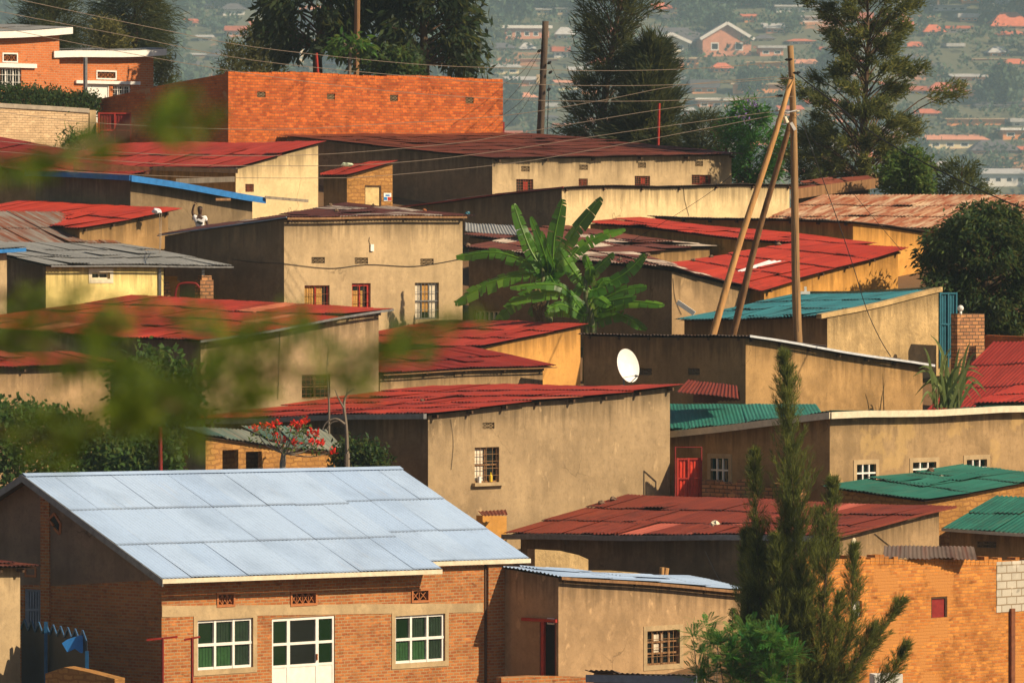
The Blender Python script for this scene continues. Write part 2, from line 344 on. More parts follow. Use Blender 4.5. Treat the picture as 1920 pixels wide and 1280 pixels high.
def fit(parent, fr, r, st, wallmat):
    """fill an opening r=(u0,u1,z0,z1) of a wall frame with a window, vent or door"""
    u0, u1, z0, z1 = r; w, h = u1 - u0, z1 - z0; k = st.get('k', 'dark'); dep = st.get('dep', .11)
    fm = st.get('fm', WOOD_M)
    if k == 'vent':
        mb = MB(); lattice(mb, fr, r, -.05, st.get('nx', 3), st.get('ny', 2), st.get('w', .03))
        o = mb.build('vent', st.get('fm', wallmat), parent)
        if st.get('rim'):
            m2 = MB(); e = .06
            m2.box(fr, u0 - e, u0, -.02, .03, z0 - e, z1 + e); m2.box(fr, u1, u1 + e, -.02, .03, z0 - e, z1 + e)
            m2.box(fr, u0, u1, -.02, .03, z0 - e, z0); m2.box(fr, u0, u1, -.02, .03, z1, z1 + e); m2.build('frame', st['rim'], o)
        return o
    if k in ('win', 'white', 'grille'):
        mb = MB(); bars(mb, fr, r, -dep, st.get('nx', 1), st.get('ny', 1), st.get('bw', .04), st.get('ed', .045))
        o = mb.build('window', fm, parent)
        if st.get('glass', 1):
            m2 = MB(); m2.box(fr, u0 + .02, u1 - .02, -dep - .05, -dep - .035, z0 + .02, z1 - .02); m2.build('pane', st.get('gm', GLASS), o)
        for (a, b, c, d, mt) in st.get('curtains', []):
            m3 = MB(); n = 10; A, B = lerp(u0, u1, a), lerp(u0, u1, b); Z0, Z1 = lerp(z0, z1, c), lerp(z0, z1, d)
            for i in range(n):
                x0, x1 = lerp(A, B, i / n), lerp(A, B, (i + 1) / n); dd = .02 if i % 2 else -.02
                m3.box(fr, x0, x1 - .002, -dep - .034 + (0 if i % 2 else .008), -dep - .026 + (0 if i % 2 else .008), Z0, Z1)
            m3.build('curtain', mt, o)
        if st.get('grid'):
            m4 = MB(); gx, gy = st['grid']; bars(m4, fr, r, -.03, gx, gy, st.get('gw', .014)); m4.build('security_bars', st.get('gmat', RUSTM), o)
        if st.get('sill'):
            m5 = MB(); m5.box(fr, u0 - .12, u1 + .12, -.02, .14, z0 - .1, z0 - .005); m5.build('sill', st['sill'], o)
        if st.get('surround'):
            e = .14; m6 = MB()
            m6.box(fr, u0 - e, u0, -.02, .018, z0 - e, z1 + e); m6.box(fr, u1, u1 + e, -.02, .018, z0 - e, z1 + e)
            m6.box(fr, u0, u1, -.02, .018, z0 - e, z0); m6.box(fr, u0, u1, -.02, .018, z1, z1 + e); m6.build('frame', st['surround'], o)
        return o
    if k == 'door':
        mb = MB(); e = .05
        mb.box(fr, u0, u0 + e, -.12, -.02, z0, z1); mb.box(fr, u1 - e, u1, -.12, -.02, z0, z1); mb.box(fr, u0 + e, u1 - e, -.12, -.02, z1 - e, z1)
        o = mb.build('door', fm, parent)
        m2 = MB(); m2.box(fr, u0 + e, u1 - e, -.10, -.06, z0, z1 - e); m2.build('door_leaf', st.get('leaf', DARK), o)
        return o
    return None
# ------------------------------------------------------------------ houses
HOUSES = {}
class House:
    def __init__(s, key, label, C, R, L, Y, a=45, fy=None, oh=(.3, .3, .3, .3), wall=PL_TAN, roof=RF_RED, along='L', wins=(), h=None,
                 root=None, name='house', cat='house', group=None, sag=.03, seed=0, raft=0, rl=0, edge=None, thick=.07, walls=True, wallL=None, parapet=0, base=None, sl=1.9, lift=.03, gable=False, extra=3):
        rng = random.Random(seed or sum(map(ord, key)) * 7)
        s.rng = rng; s.extra = extra if a == 45 else 0
        a = R_(a); s.u = Vector((math.cos(a), math.sin(a), 0)); s.w = Vector((-math.sin(a), math.cos(a), 0))
        s.nf = Vector((math.sin(a), -math.cos(a), 0)); s.nl = -s.u
        s.P = px(C[0], C[1], Y); PR = hitp(R[0], R[1], s.P, s.nf); PL = hitp(L[0], L[1], s.P, s.nl)
        s.W = (PR - s.P).dot(s.u); s.D = (PL - s.P).dot(s.w); s.zC, s.zR, s.zL = s.P.z, PR.z, PL.z
        s.zF = s.zR + s.zL - s.zC
        if fy is not None:
            q = s.P + s.u * s.W + s.w * s.D; s.zF = zat(q.x, q.y, fy)
        s.gable = gable; s.Dr = s.D
        if gable: s.D *= 2
        s.of, s.ol, s.orr, s.ob = oh; s.thick = thick; s.sag = sag; s.ph = rng.uniform(0, 6)
        s.base = base if base is not None else min(ground(*(s.pt(x * s.W, y * s.D).xy)) for x in (0, 1) for y in (0, 1)) - .3
        if h: s.base = s.zC - h
        own = root is None
        s.sag = 0 if gable else sag
        s.root = root or empty(name, (s.P.x, s.P.y, ground(s.P.x, s.P.y)), label, cat, group)
        s.wall = wall; HOUSES[key] = s
        s.fr = {'F': (s.pt(s.ol, s.of), s.u, s.nf), 'L': (s.pt(s.ol, s.of), s.w, s.nl), 'B': (s.pt(s.ol, s.D - s.ob), s.u, -s.nf), 'R': (s.pt(s.W - s.orr, s.of), s.w, -s.nl)}
        s.len = {'F': s.W - s.ol - s.orr, 'L': s.D - s.of - s.ob}; s.len['B'], s.len['R'] = s.len['F'], s.len['L']
        if walls: s.make_walls(wins, wallL, parapet)
        if roof: s.make_roof(roof, along, sl, lift)
        if raft or rl: s.rafters(raft, rl)
        for e in (edge or []): s.edge(*e)
    def pt(s, a, b):                          # roof surface point
        W, D = s.W, s.Dr; x, y = a / W, (b if not s.gable or b <= D else 2 * D - b) / D
        z = s.zC * (1-x) * (1-y) + s.zR * x * (1-y) + s.zL * (1-x) * y + s.zF * x * y
        if s.sag: z += s.sag * math.sin(a * .9 + s.ph) * math.sin(b * .8 + s.ph * 2)
        p = s.P + s.u * a + s.w * b; return Vector((p.x, p.y, z))
    def top(s, f, t):
        if f == 'F': q = s.pt(s.ol + t, s.of)
        elif f == 'L': q = s.pt(s.ol, s.of + t)
        elif f == 'B': q = s.pt(s.ol + t, s.D - s.ob)
        else: q = s.pt(s.W - s.orr, s.of + t)
        return q.z - s.thick
    def rect(s, f, x0, y0, x1, y1):
        o, d, n = s.fr[f]; o = Vector((o.x, o.y, 0)); xm, ym = (x0 + x1) / 2, (y0 + y1) / 2
        ua, ub = sorted([(hitp(x0, ym, o, n) - o).dot(d), (hitp(x1, ym, o, n) - o).dot(d)])
        za, zb = sorted([hitp(xm, y0, o, n).z, hitp(xm, y1, o, n).z])
        return (ua, ub, za, zb)
    def make_walls(s, wins, wallL, parapet):
        holes = {k: [] for k in 'FLBR'}; todo = []
        for w_ in wins:
            f, box, st = w_; r = s.rect(f, *box)
            holes[f].append(r); todo.append((f, r, st))
        mats = [s.wall] if not wallL else [s.wall, wallL]
        mb = {k: MB() for k in ('a', 'b')}
        for f in 'FLBR':
            o, d, n = s.fr[f]; o = Vector((o.x, o.y, 0)); Lw = s.len[f]; m = mb['b' if (wallL and f == 'L') else 'a']
            us = {0., Lw, s.Dr - s.of} if s.gable and f in 'LR' else {0., Lw}; zs = {s.base}
            k = max(1, int(Lw / .7))
            for i in range(1, k): us.add(Lw * i / k)
            for r in holes[f]: us |= {max(0, r[0]), min(Lw, r[1])}; zs |= {r[2], r[3]}
            tm = min(s.top(f, 0), s.top(f, Lw)) + parapet; zs |= {z for z in (tm - 1.3, tm - .65, tm - .25) if z > s.base}
            us = sorted(us); zs = sorted(zs)
            Pw = lambda t, z: o + d * t + Vector((0, 0, z))
            for a, b in zip(us, us[1:]):
                if b - a < 1e-5: continue
                ta, tb = s.top(f, a) + parapet, s.top(f, b) + parapet
                for z0, z1 in zip(zs, zs[1:] + [None]):
                    if any(r[0] <= (a+b)/2 <= r[1] and z1 is not None and r[2] <= (z0+z1)/2 <= r[3] for r in holes[f]): continue
                    q0, q1 = (z1, z1) if z1 is not None else (ta, tb)
                    q0, q1 = min(q0, ta), min(q1, tb)
                    if q0 <= z0 and q1 <= z0: continue
                    m.quad(Pw(a, z0), Pw(b, z0), Pw(b, max(q1, z0)), Pw(a, max(q0, z0)), uv=[(a, z0), (b, z0), (b, q1), (a, q0)])
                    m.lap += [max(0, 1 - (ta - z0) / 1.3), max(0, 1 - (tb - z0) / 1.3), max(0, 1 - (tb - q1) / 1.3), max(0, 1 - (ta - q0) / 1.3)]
            for r in holes[f]:                # reveals
                for A, B in (((r[0], r[2]), (r[0], r[3])), ((r[1], r[3]), (r[1], r[2])), ((r[0], r[3]), (r[1], r[3])), ((r[1], r[2]), (r[0], r[2]))):
                    p, q = Pw(*A), Pw(*B); m.quad(p, q, q - n * .17, p - n * .17, uv=[A, B, (B[0] + .1, B[1] + .1), (A[0] + .1, A[1] + .1)]); m.lap += [0.] * 4
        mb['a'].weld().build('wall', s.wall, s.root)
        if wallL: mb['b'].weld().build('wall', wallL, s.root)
        for f, r, st in todo: fit(s.root, s.fr[f], r, st, s.wall)
    def make_roof(s, mat, along, sl=1.9, lift=.03):
        mb = MB()
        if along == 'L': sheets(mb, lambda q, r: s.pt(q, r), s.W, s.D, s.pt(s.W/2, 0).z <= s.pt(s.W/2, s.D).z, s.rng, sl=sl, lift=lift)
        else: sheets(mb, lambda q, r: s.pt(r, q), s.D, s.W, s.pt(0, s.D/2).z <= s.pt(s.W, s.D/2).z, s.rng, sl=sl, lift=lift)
        for k in range(s.extra):              # odd sheets laid over the rows
            ex = s.rng.uniform(.15, .75) * s.W; ey = s.rng.uniform(.15, .75) * s.D; an = s.rng.uniform(-.12, .12) + (0 if along == 'L' else math.pi / 2); ca, sa = math.cos(an), math.sin(an); l = s.rng.uniform(1., 2.2)
            sheets(mb, lambda q, r: s.pt(min(max(ex + q * ca - r * sa, -.1), s.W + .1), min(max(ey + q * sa + r * ca, -.1), s.D + .1)) + Vector((0, 0, .05)), .78, l, True, s.rng, sl=3, lift=.02)
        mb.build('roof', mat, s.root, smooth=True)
        m2 = MB(); n = 8                       # boards just under the sheets
        for i in range(n):
            for j in range(n):
                c = [s.pt(s.W * (.012 + .976 * x / n), s.D * (.012 + .976 * y / n)) - Vector((0, 0, s.thick * .62)) for x, y in ((i, j), (i+1, j), (i+1, j+1), (i, j+1))]
                m2.quad(*c)
        m2.build('roof_lining', WOOD_D, s.root)
    def rafters(s, nf, nl):
        for i in range(nf):
            t = lerp(s.ol + .2, s.W - s.orr - .1, i / max(1, nf - 1)); mb = MB()
            a, b = s.pt(t, s.of + .1), s.pt(t, .06 + s.rng.uniform(0, .08)); dz = Vector((0, 0, s.thick + .045)); mb.bar(a - dz, b - dz, .07, .09); mb.build('rafter', WOOD_D, s.root)
        for i in range(nl):
            t = lerp(s.of + .3, s.D - s.ob - .3, i / max(1, nl - 1)); mb = MB()
            a, b = s.pt(s.ol + .1, t), s.pt(.06, t); dz = Vector((0, 0, s.thick + .045)); mb.bar(a - dz, b - dz, .07, .09); mb.build('rafter', WOOD_D, s.root)
    def edge(s, side, name, drop, mat, up=.0, a0=0., a1=1., th=.035):
        """board or gutter along a roof edge"""
        f = {'F': lambda t: s.pt(lerp(0, s.W, t), 0), 'L': lambda t: s.pt(0, lerp(0, s.D, t)), 'R': lambda t: s.pt(s.W, lerp(0, s.D, t)), 'B': lambda t: s.pt(lerp(0, s.W, t), s.D)}[side]
        n = {'F': s.nf, 'L': s.nl, 'R': -s.nl, 'B': -s.nf}[side]; mb = MB(); k = 8
        for i in range(k):
            p, q = f(lerp(a0, a1, i / k)), f(lerp(a0, a1, (i + 1) / k))
            P = []
            for z in (-drop, up):
                P += [p + Vector((0, 0, z)) + n * .004, q + Vector((0, 0, z)) + n * .004, q + Vector((0, 0, z)) + n * th, p + Vector((0, 0, z)) + n * th]
            mb.hexa(P)
        return mb.build(name, mat, s.root)
    def foot(s):
        return [s.pt(a, b).xy for a, b in ((s.ol, s.of), (s.W - s.orr, s.of), (s.W - s.orr, s.D - s.ob), (s.ol, s.D - s.ob))]
def quadroof(pts, Ys, mat, root, along=1, seed=1, name='roof', sl=1.9, amp=.016):
    """sheeted roof over four picture points with distances (front-left, front-right, back-right, back-left)"""
    A, B, C, D = [px(x, y, Y) for (x, y), Y in zip(pts, Ys)]
    Q, Rr = (B - A).length, (D - A).length
    fn = lambda q, r: (A.lerp(B, q / Q)).lerp(D.lerp(C, q / Q), r / Rr)
    mb = MB()
    if along: sheets(mb, fn, Q, Rr, A.z < D.z, random.Random(seed), sl=sl, amp=amp)
    else: sheets(mb, lambda q, r: fn(r, q), Rr, Q, A.z < B.z, random.Random(seed), sl=sl)
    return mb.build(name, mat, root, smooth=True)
# ------------------------------------------------------------------ terrain
def terrain():
    xs = sorted(set([-3500, -2200, -1400, -900, -600, -340] + list(range(-280, 281, 14)) + list(range(-30, 31, 1)) + [340, 600, 900, 1400, 2200, 3500]))
    ys = sorted(set(list(range(-50, 150, 8)) + list(range(150, 290, 1)) + list(range(290, 2700, 40)) + list(range(2700, 4000, 18)) + list(range(4000, 7001, 200))))
    V = [(x, y, ground(x, y) + (.06 * noise.noise(Vector((x, y, 0))) if 150 < y < 290 else 0)) for y in ys for x in xs]; n = len(xs)
    Fc = [(j*n+i, j*n+i+1, j*n+n+i+1, j*n+n+i) for j in range(len(ys)-1) for i in range(n-1)]
    me = bpy.data.meshes.new('ground'); me.from_pydata(V, [], Fc); me.polygons.foreach_set('use_smooth', [True] * len(Fc))
    s = NT('earth'); o = s.obj(); k = sd()
    far = s.ramp(s.n('ShaderNodeSeparateXYZ', {0: o}).outputs[1], 280, 420)
    e = s.mix((.20, .11, .055), (.13, .085, .045), s.noise(o, .6, 6, .65, k)); e = s.mix(e, (.05, .07, .02), s.ramp(s.noise(o, .35, 5, .6, k + 3), .58, .66))
    f = s.mix((.09, .10, .06), (.15, .14, .085), s.noise(o, .02, 6, .7, k)); f = s.mix(f, (.42, .19, .09), s.ramp(s.noise(o, .012, 7, .75, k + 5), .56, .60))
    me.materials.append(s.out(s.mix(e, f, far), .95, s.bump(s.noise(o, 3., 5), .4, .1), .1))
    g = bpy.data.objects.new('ground', me); COL.objects.link(g); g['kind'] = 'structure'
terrain()
V32 = dict(k='vent', nx=3, ny=2, w=.032, fm=PL_GREY); V22 = dict(k='vent', nx=2, ny=2, w=.032, fm=PL_GREY)
# ---- brick gable house in front
wf = dict(k='white', fm=WHITE, nx=2, ny=1, bw=.075, ed=.07, dep=.07, gm=GLASSG, surround=PL_WARM, curtains=[(.02, .3, .03, .45, GRC), (.34, .64, .03, .47, GRC), (.36, .6, .53, .97, GRD), (.7, .97, .03, .97, GRD)])
bh = House('brick', 'brick house with a pale blue metal gable roof and white windows', (305, 1085), (1028, 1060), (42, 890), 168, oh=(.6, .5, .75, .6), wall=BR_HOUSE, roof=None, gable=True,
  wins=[('F', (370, 1160, 474, 1253), wf), ('F', (741, 1152, 834, 1241), wf),
        ('F', (409, 1114, 437, 1133), dict(k='vent', nx=3, ny=1, w=.03, fm=TERRA, rim=TERRA)), ('F', (547, 1112, 591, 1131), dict(k='vent', nx=4, ny=1, w=.03, fm=TERRA, rim=TERRA)), ('F', (774, 1107, 802, 1125), dict(k='vent', nx=2, ny=1, w=.03, fm=TERRA, rim=TERRA)),
        ('F', (510, 1156, 628, 1400), dict(k='none')), ('L', (76, 1104, 46, 1182), dict(k='grille', fm=BLUEG, nx=5, ny=1, bw=.05, dep=.05, ed=.06)), ('L', (66, 1065, 50, 1077), dict(k='vent', nx=2, ny=1, w=.03, fm=TERRA, rim=TERRA))])
def brick_details():
    s = bh; fr = s.fr['F']; rt = s.root
    # roof: long part, short part by the right end, and the rear slope
    qs = (hitp(828, 1075, s.P, s.nf) - s.P).dot(s.u); Wr = s.W - .3
    mb = MB(); fn = lambda q, r: s.pt(q, r)
    sheets(mb, lambda q, r: fn(q, r), qs, s.Dr, True, random.Random(4), sw=1.0, sl=1.9, lift=.016, amp=.010, pitch=.14, neat=.15)
    sheets(mb, lambda q, r: fn(q + qs, r + .42), Wr - qs, s.Dr - .42, True, random.Random(5), sw=1.0, sl=1.9, lift=.016, amp=.010, pitch=.14, neat=.15)
    sheets(mb, lambda q, r: fn(q, 2 * s.Dr - r), Wr, s.Dr, True, random.Random(6), sw=1.55, amp=.008)
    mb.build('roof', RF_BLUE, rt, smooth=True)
    m = MB()
    for b in (0, 1):
        f = (lambda r: r) if b == 0 else (lambda r: 2 * s.Dr - r)
        for (q0, q1, r0) in ((.05, qs, .05), (qs, Wr - .05, .47)):
            dz = Vector((0, 0, .06)); P = [s.pt(q0, f(r0)) - dz, s.pt(q1, f(r0)) - dz, s.pt(q1, f(s.Dr)) - dz, s.pt(q0, f(s.Dr)) - dz]
            m.quad(*P)
    m.build('roof_lining', WOOD_D, rt)
    m = MB(); k = 24                            # ridge cap
    for i in range(k):
        a, b = s.pt(Wr * i / k, s.Dr), s.pt(Wr * (i + 1) / k, s.Dr); w2 = s.w * .16
        m.quad(a - w2 - Vector((0, 0, .03)), b - w2 - Vector((0, 0, .03)), b + Vector((0, 0, .05)), a + Vector((0, 0, .05))); m.quad(a + Vector((0, 0, .05)), b + Vector((0, 0, .05)), b + w2 - Vector((0, 0, .03)), a + w2 - Vector((0, 0, .03)))
    m.build('ridge_cap', RF_BLUE, rt)
    def board(p, q, n, drop, name, mat):
        m = MB(); P = []
        for z in (-drop, .0): P += [p + Vector((0, 0, z)) + n * .004, q + Vector((0, 0, z)) + n * .004, q + Vector((0, 0, z)) + n * .035, p + Vector((0, 0, z)) + n * .035]
        m.hexa(P); return m.build(name, mat, rt)
    board(s.pt(-.03, 0), s.pt(qs, 0), s.nf, .12, 'fascia_board', CREAMP); board(s.pt(qs, .42), s.pt(Wr, .42), s.nf, .12, 'fascia_board', CREAMP)
    board(s.pt(0, -.03), s.pt(0, s.Dr), s.nl, .19, 'barge_board', GREYM); board(s.pt(0, s.Dr), s.pt(0, 2 * s.Dr), s.nl, .19, 'barge_board', GREYM)
    # front: plaster band, right pier with its dark joint
    L = s.len['F']; zb = s.rect('F', 400, 1133, 500, 1158)
    uu = [s.rect('F', *b)[:2] for b in ((366, 1160, 478, 1160), (505, 1160, 633, 1160), (737, 1160, 838, 1160))]
    m = MB(); up = s.rect('F', 908, 1100, 946, 1200); oF = Vector((fr[0].x, fr[0].y, 0)); n = s.nf; bp = [hitp(x, y, oF + n * .012, n) for x, y in ((304, 1156), (906, 1147), (906, 1130), (304, 1135))]; bq = [p - n * .012 for p in bp]; m.hexa([bq[0], bq[1], bp[1], bp[0], bq[3], bq[2], bp[2], bp[3]]); m.build('plaster_band', PL_WARM, rt)
    m = MB(); m.box(fr, up[0] + .08, up[1] - .02, -.02, .09, s.base, s.top('F', L) - .1); m.build('pier', BR_HOUSE, rt)
    m = MB(); m.box(fr, up[0], up[0] + .075, -.02, .03, s.base, s.top('F', L) - .05); m.build('downpipe', WOOD_D, rt)
    # white door with side lights
    r = s.rect('F', 510, 1156, 628, 1400); u0, u1 = r[0], r[1]; zt = r[3]; zbm = s.base
    m = MB(); w = u1 - u0; x1, x2 = u0 + w * .27, u0 + w * .73; d0, d1 = -.10, -.03; zk = s.rect('F', 540, 1248, 560, 1250)[2]; zm = s.rect('F', 540, 1204, 560, 1206)[2]
    for a, b in ((u0, u0 + .07), (x1 - .05, x1 + .06), (x2 - .06, x2 + .05), (u1 - .07, u1)): m.box(fr, a, b, d0, d1, zbm, zt)
    for a, b in ((u0 + .07, x1 - .05), (x1 + .06, x2 - .06), (x2 + .05, u1 - .07)):
        m.box(fr, a, b, d0, d1, zt - .08, zt); m.box(fr, a, b, d0, d1, zm - .035, zm + .035); m.box(fr, a, b, d0, d1 - .015, zbm, zk); m.box(fr, a, b, d0, d1, zk, zk + .07)
    d = m.build('door', WHITE, rt)
    for a, b, g in ((u0 + .07, x1 - .05, GLASSG), (x1 + .06, x2 - .06, GLASS), (x2 + .05, u1 - .07, GLASSG)):
        m = MB(); m.box(fr, a, b, -.085, -.07, zk + .07, zm - .035); m.box(fr, a, b, -.085, -.07, zm + .035, zt - .08); m.build('pane', g, d)
    m = MB(); m.box(fr, x2 - .05, x2 - .02, d1, d1 + .05, zk + .15, zk + .32); m.build('handle', TERRA, d)
    m = MB(); m.box(fr, x1 + .06, x2 - .06, -.2, -.19, zk + .07, zm - .035); m.build('curtain', REDD, d)
    for x0, xx in ((372, 412), (434, 472), (752, 772), (800, 830)):
        q = s.rect('F', x0, 1165, xx, 1248); m = MB()
        for i in range(8): a = lerp(q[0], q[1], i / 8); m.box(fr, a, a + (q[1] - q[0]) / 8 - .01, -.22 - .02 * (i % 2), -.2 - .02 * (i % 2), q[2], q[3])
        m.build('curtain', plain('curtain_dark_green', (.03, .06, .03), .9, .3, 9), rt)
    # gable side: plaster panel above the brick, pier, vent
    o, dd, n = s.fr['L']; o = Vector((o.x, o.y, 0)); P = lambda t, z, e=.012: o + dd * t + n * e + Vector((0, 0, z))
    r0 = s.rect('L', 285, 1085, 96, 1098); zA = hitp(285, 1087, o, n).z; zB = hitp(96, 1098, o, n).z; tA, tB = r0[0], r0[1]; tE = s.len['L'] - tA
    m = MB(); pts = [P(tA, zA), P(tB, zB), P(s.Dr - s.of + .2, zB), P(tE, zB - .3)]
    pts += [P(t, min(s.top('L', t) - .02, 99)) for t in (tE, s.Dr - s.of, tA + .05)]
    m.poly(pts); m.build('plaster_panel', plaster('gable_plaster', (.22, .15, .10), var=.35, streak=.5), rt)
    q = s.rect('L', 95, 1000, 79, 1180); m = MB(); m.box(s.fr['L'], q[0], q[1], -.02, .06, s.base, s.top('L', q[0]) - .12); m.build('pier', BR_HOUSE, rt)
    q = s.rect('L', 115, 962, 93, 1000); a, b, c, e = q; mid = (a + b) / 2; m = MB(); mz = (c + e) / 2
    for p1, p2 in (((mid, e), (b, mz + .1)), ((mid, e), (a, mz + .02)), ((b, mz + .1), (mid + .03, mz - .05)), ((a, mz + .02), (a + .03, c)), ((a + .03, c), (mid, mz - .12))):
        m.bar(P(p1[0], p1[1], .03), P(p2[0], p2[1], .03), .06, .06)
    vo = m.build('vent', TERRA, rt); m = MB(); m.poly([P(mid, e, .018), P(b, mz + .1, .018), P(mid, mz - .1, .018), P(a + .03, c, .018), P(a, mz + .02, .018)]); m.build('pane', DARK, vo)
brick_details()
HB = 'plastered houses crowded on the hillside'
# ---- row by row, nearest first
House('corner', 'narrow tan house at the lower left frame edge, rust roof edge', (-190, 1062), (78, 1061), (-300, 1050), 166.5, oh=(.35, .3, .45, .3), wall=PL_WARM, roof=RF_RUST, raft=6)
House('lowmid', 'tan plastered house with a red framed doorway and thin pale roof', (1052, 1078), (1412, 1106), (930, 1061), 176, fy=1082, oh=(.2, .1, .3, .1), wall=PL_TAN3, roof=RF_BLUE, along='R', raft=6,
  wins=[('F', (1213, 1181, 1274, 1245), dict(k='grille', fm=WOOD_M, nx=3, ny=2, bw=.05, grid=(5, 3), gmat=WOOD_M, curtains=[(.3, .6, .3, .9, CURTW)], surround=PL_WARM)), ('L', (1042, 1163, 1012, 1340), dict(k='door', fm=REDD, leaf=DARK))],
  edge=[('F', 'fascia_board', .1, WOOD_M, -.02)])
House('ruin', 'orange brick ruin with crumbling top and one square dark red window', (1500, 1046), (2010, 1052), (1430, 1050), 171.5, oh=(0, 0, 0, 0), wall=BR_RUIN, roof=None, wins=[('F', (1746, 1118, 1776, 1157), dict(k='door', fm=WOOD_D, leaf=REDD)), ('F', (1596, 1126, 1616, 1157), dict(k='win', fm=WHITE, nx=1, ny=0, gm=WHITE))])
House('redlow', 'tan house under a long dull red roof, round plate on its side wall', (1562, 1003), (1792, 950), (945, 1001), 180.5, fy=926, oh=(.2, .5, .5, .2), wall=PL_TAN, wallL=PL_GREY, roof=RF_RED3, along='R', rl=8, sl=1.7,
  edge=[('L', 'gutter', .16, GREYM, -.01, 0, 1, .12), ('F', 'barge_board', .05, RF_RED3, .02)])
wg = dict(k='win', fm=GREENP, nx=1, ny=1, surround=PL_WARM, gm=GLASS, grid=(2, 1), gw=.05, gmat=WHITE)
House('green', 'long patched tan house under a thin green roof with white fascia', (1557, 775), (2060, 758), (1228, 813), 193, fy=772, oh=(.25, .25, .3, .2), wall=PL_PATCH, wallL=PL_BROWN, roof=RF_DGRN, along='R',
  wins=[('F', (1606, 870, 1642, 903), wg), ('F', (1711, 866, 1755, 892), wg), ('F', (1812, 861, 1850, 892), wg), ('L', (1366, 859, 1333, 903), wg)],
  edge=[('F', 'fascia_board', .17, CREAMP, .03, 0, 1, .05), ('L', 'fascia_board', .17, CREAMP, .03, 0, 1, .05)])
quadroof([(1225, 814), (1545, 780), (1530, 757), (1215, 757)], (198.6, 193.8, 197, 201), RF_GREEN, HOUSES['green'].root, seed=3, amp=.006)
House('dgreen', 'ochre shed with a dark green roof strewn with litter', (1735, 937), (1998, 893), (1538, 913), 188.4, oh=(.2, .2, .2, .2), wall=MUD, roof=RF_DGRN, along='R')
House('dgreen2', 'low red brown house under the lowest dark green roof with white eave', (1766, 992), (2005, 1003), (1868, 928), 186.3, a=-30, oh=(.3, .1, .2, .1), wall=PL_BROWN, roof=RF_DGRN, along='L', edge=[('F', 'fascia_board', .07, CREAMP, .02)], wins=[('F', (1832, 1014, 1868, 1026), V22)])
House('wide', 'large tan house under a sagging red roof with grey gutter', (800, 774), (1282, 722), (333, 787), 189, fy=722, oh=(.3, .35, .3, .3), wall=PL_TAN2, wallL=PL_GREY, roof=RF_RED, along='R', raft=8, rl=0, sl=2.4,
  wins=[('F', (890, 838, 936, 904), dict(k='win', fm=WOOD_M, nx=1, ny=1, grid=(3, 4), gmat=WOOD_M, curtains=[(0, .55, 0, 1, CURTW)], sill=PL_WARM)), ('F', (905, 792, 927, 804), V22), ('L', (648, 800, 625, 814), V22), ('L', (558, 803, 535, 816), V22)],
  edge=[('L', 'gutter', .15, GREYM, .0, 0, 1, .13)])
House('mudlean', 'mud walled lean-to with a patchy green and white roof', (386, 818), (652, 850), (345, 801), 186.5, fy=806, oh=(.12, .1, .1, .05), wall=MUD, wallL=PL_GREY, roof=RF_MGRN, along='L',
  wins=[('F', (417, 843, 447, 900), dict(k='none')), ('F', (461, 846, 491, 900), dict(k='none'))])
House('dish', 'brown house with dark thin roof edge behind the satellite dish', (1405, 630), (1752, 686), (1082, 625), 203, oh=(.25, .1, .3, .2), wall=PL_BROWN, roof=RF_DARK, along='R', raft=7, rl=6, wins=[('L', (1222, 690, 1198, 703), V22), ('L', (1312, 690, 1290, 703), V32)], edge=[('F', 'fascia_board', .04, ZINC, .03)])
House('leanleft', 'low lean-to house at the left with a red roof edge', (-130, 692), (226, 681), (-220, 668), 193.2, oh=(.25, .1, .2, .1), wall=PL_TAN, roof=RF_RED, along='L', raft=5)
House('redleft', 'tall tan house under the broad red roof behind blurred leaves', (375, 640), (737, 579), (-112, 612), 198, fy=553, oh=(.3, .3, .35, .3), wall=PL_TAN2, wallL=PL_GREY, roof=RF_RED, along='R', sl=2.2, raft=7,
  wins=[('F', (566, 702, 619, 747), dict(k='win', fm=WOOD_M, nx=1, ny=1, grid=(5, 4), gm=GLASS)), ('L', (120, 650, 95, 664), V22)], edge=[('F', 'barge_board', .06, GREYM, .01)])
House('midlow', 'low tan house with a small red roof between taller walls', (718, 699), (1044, 685), (556, 668), 204.4, fy=650, oh=(.25, .1, .4, .2), wall=PL_TAN, roof=RF_RED4, along='L', raft=5, wins=[('F', (832, 699, 853, 708), V32)], edge=[('F', 'fascia_board', .06, WOOD_M, -.03)])
House('ochre', 'bright orange plastered house with a rising red roof', (905, 652), (1104, 605), (618, 642), 212.5, fy=600, oh=(.2, .1, .2, .2), wall=PL_ORANGE, wallL=PL_GREY, roof=RF_RED4, along='R', rl=0, edge=[('L', 'fascia_board', .08, WOOD_M, -.02)])
cw = [(0, .45, 0, 1, CURT), (.5, .8, .2, 1, CURT)]
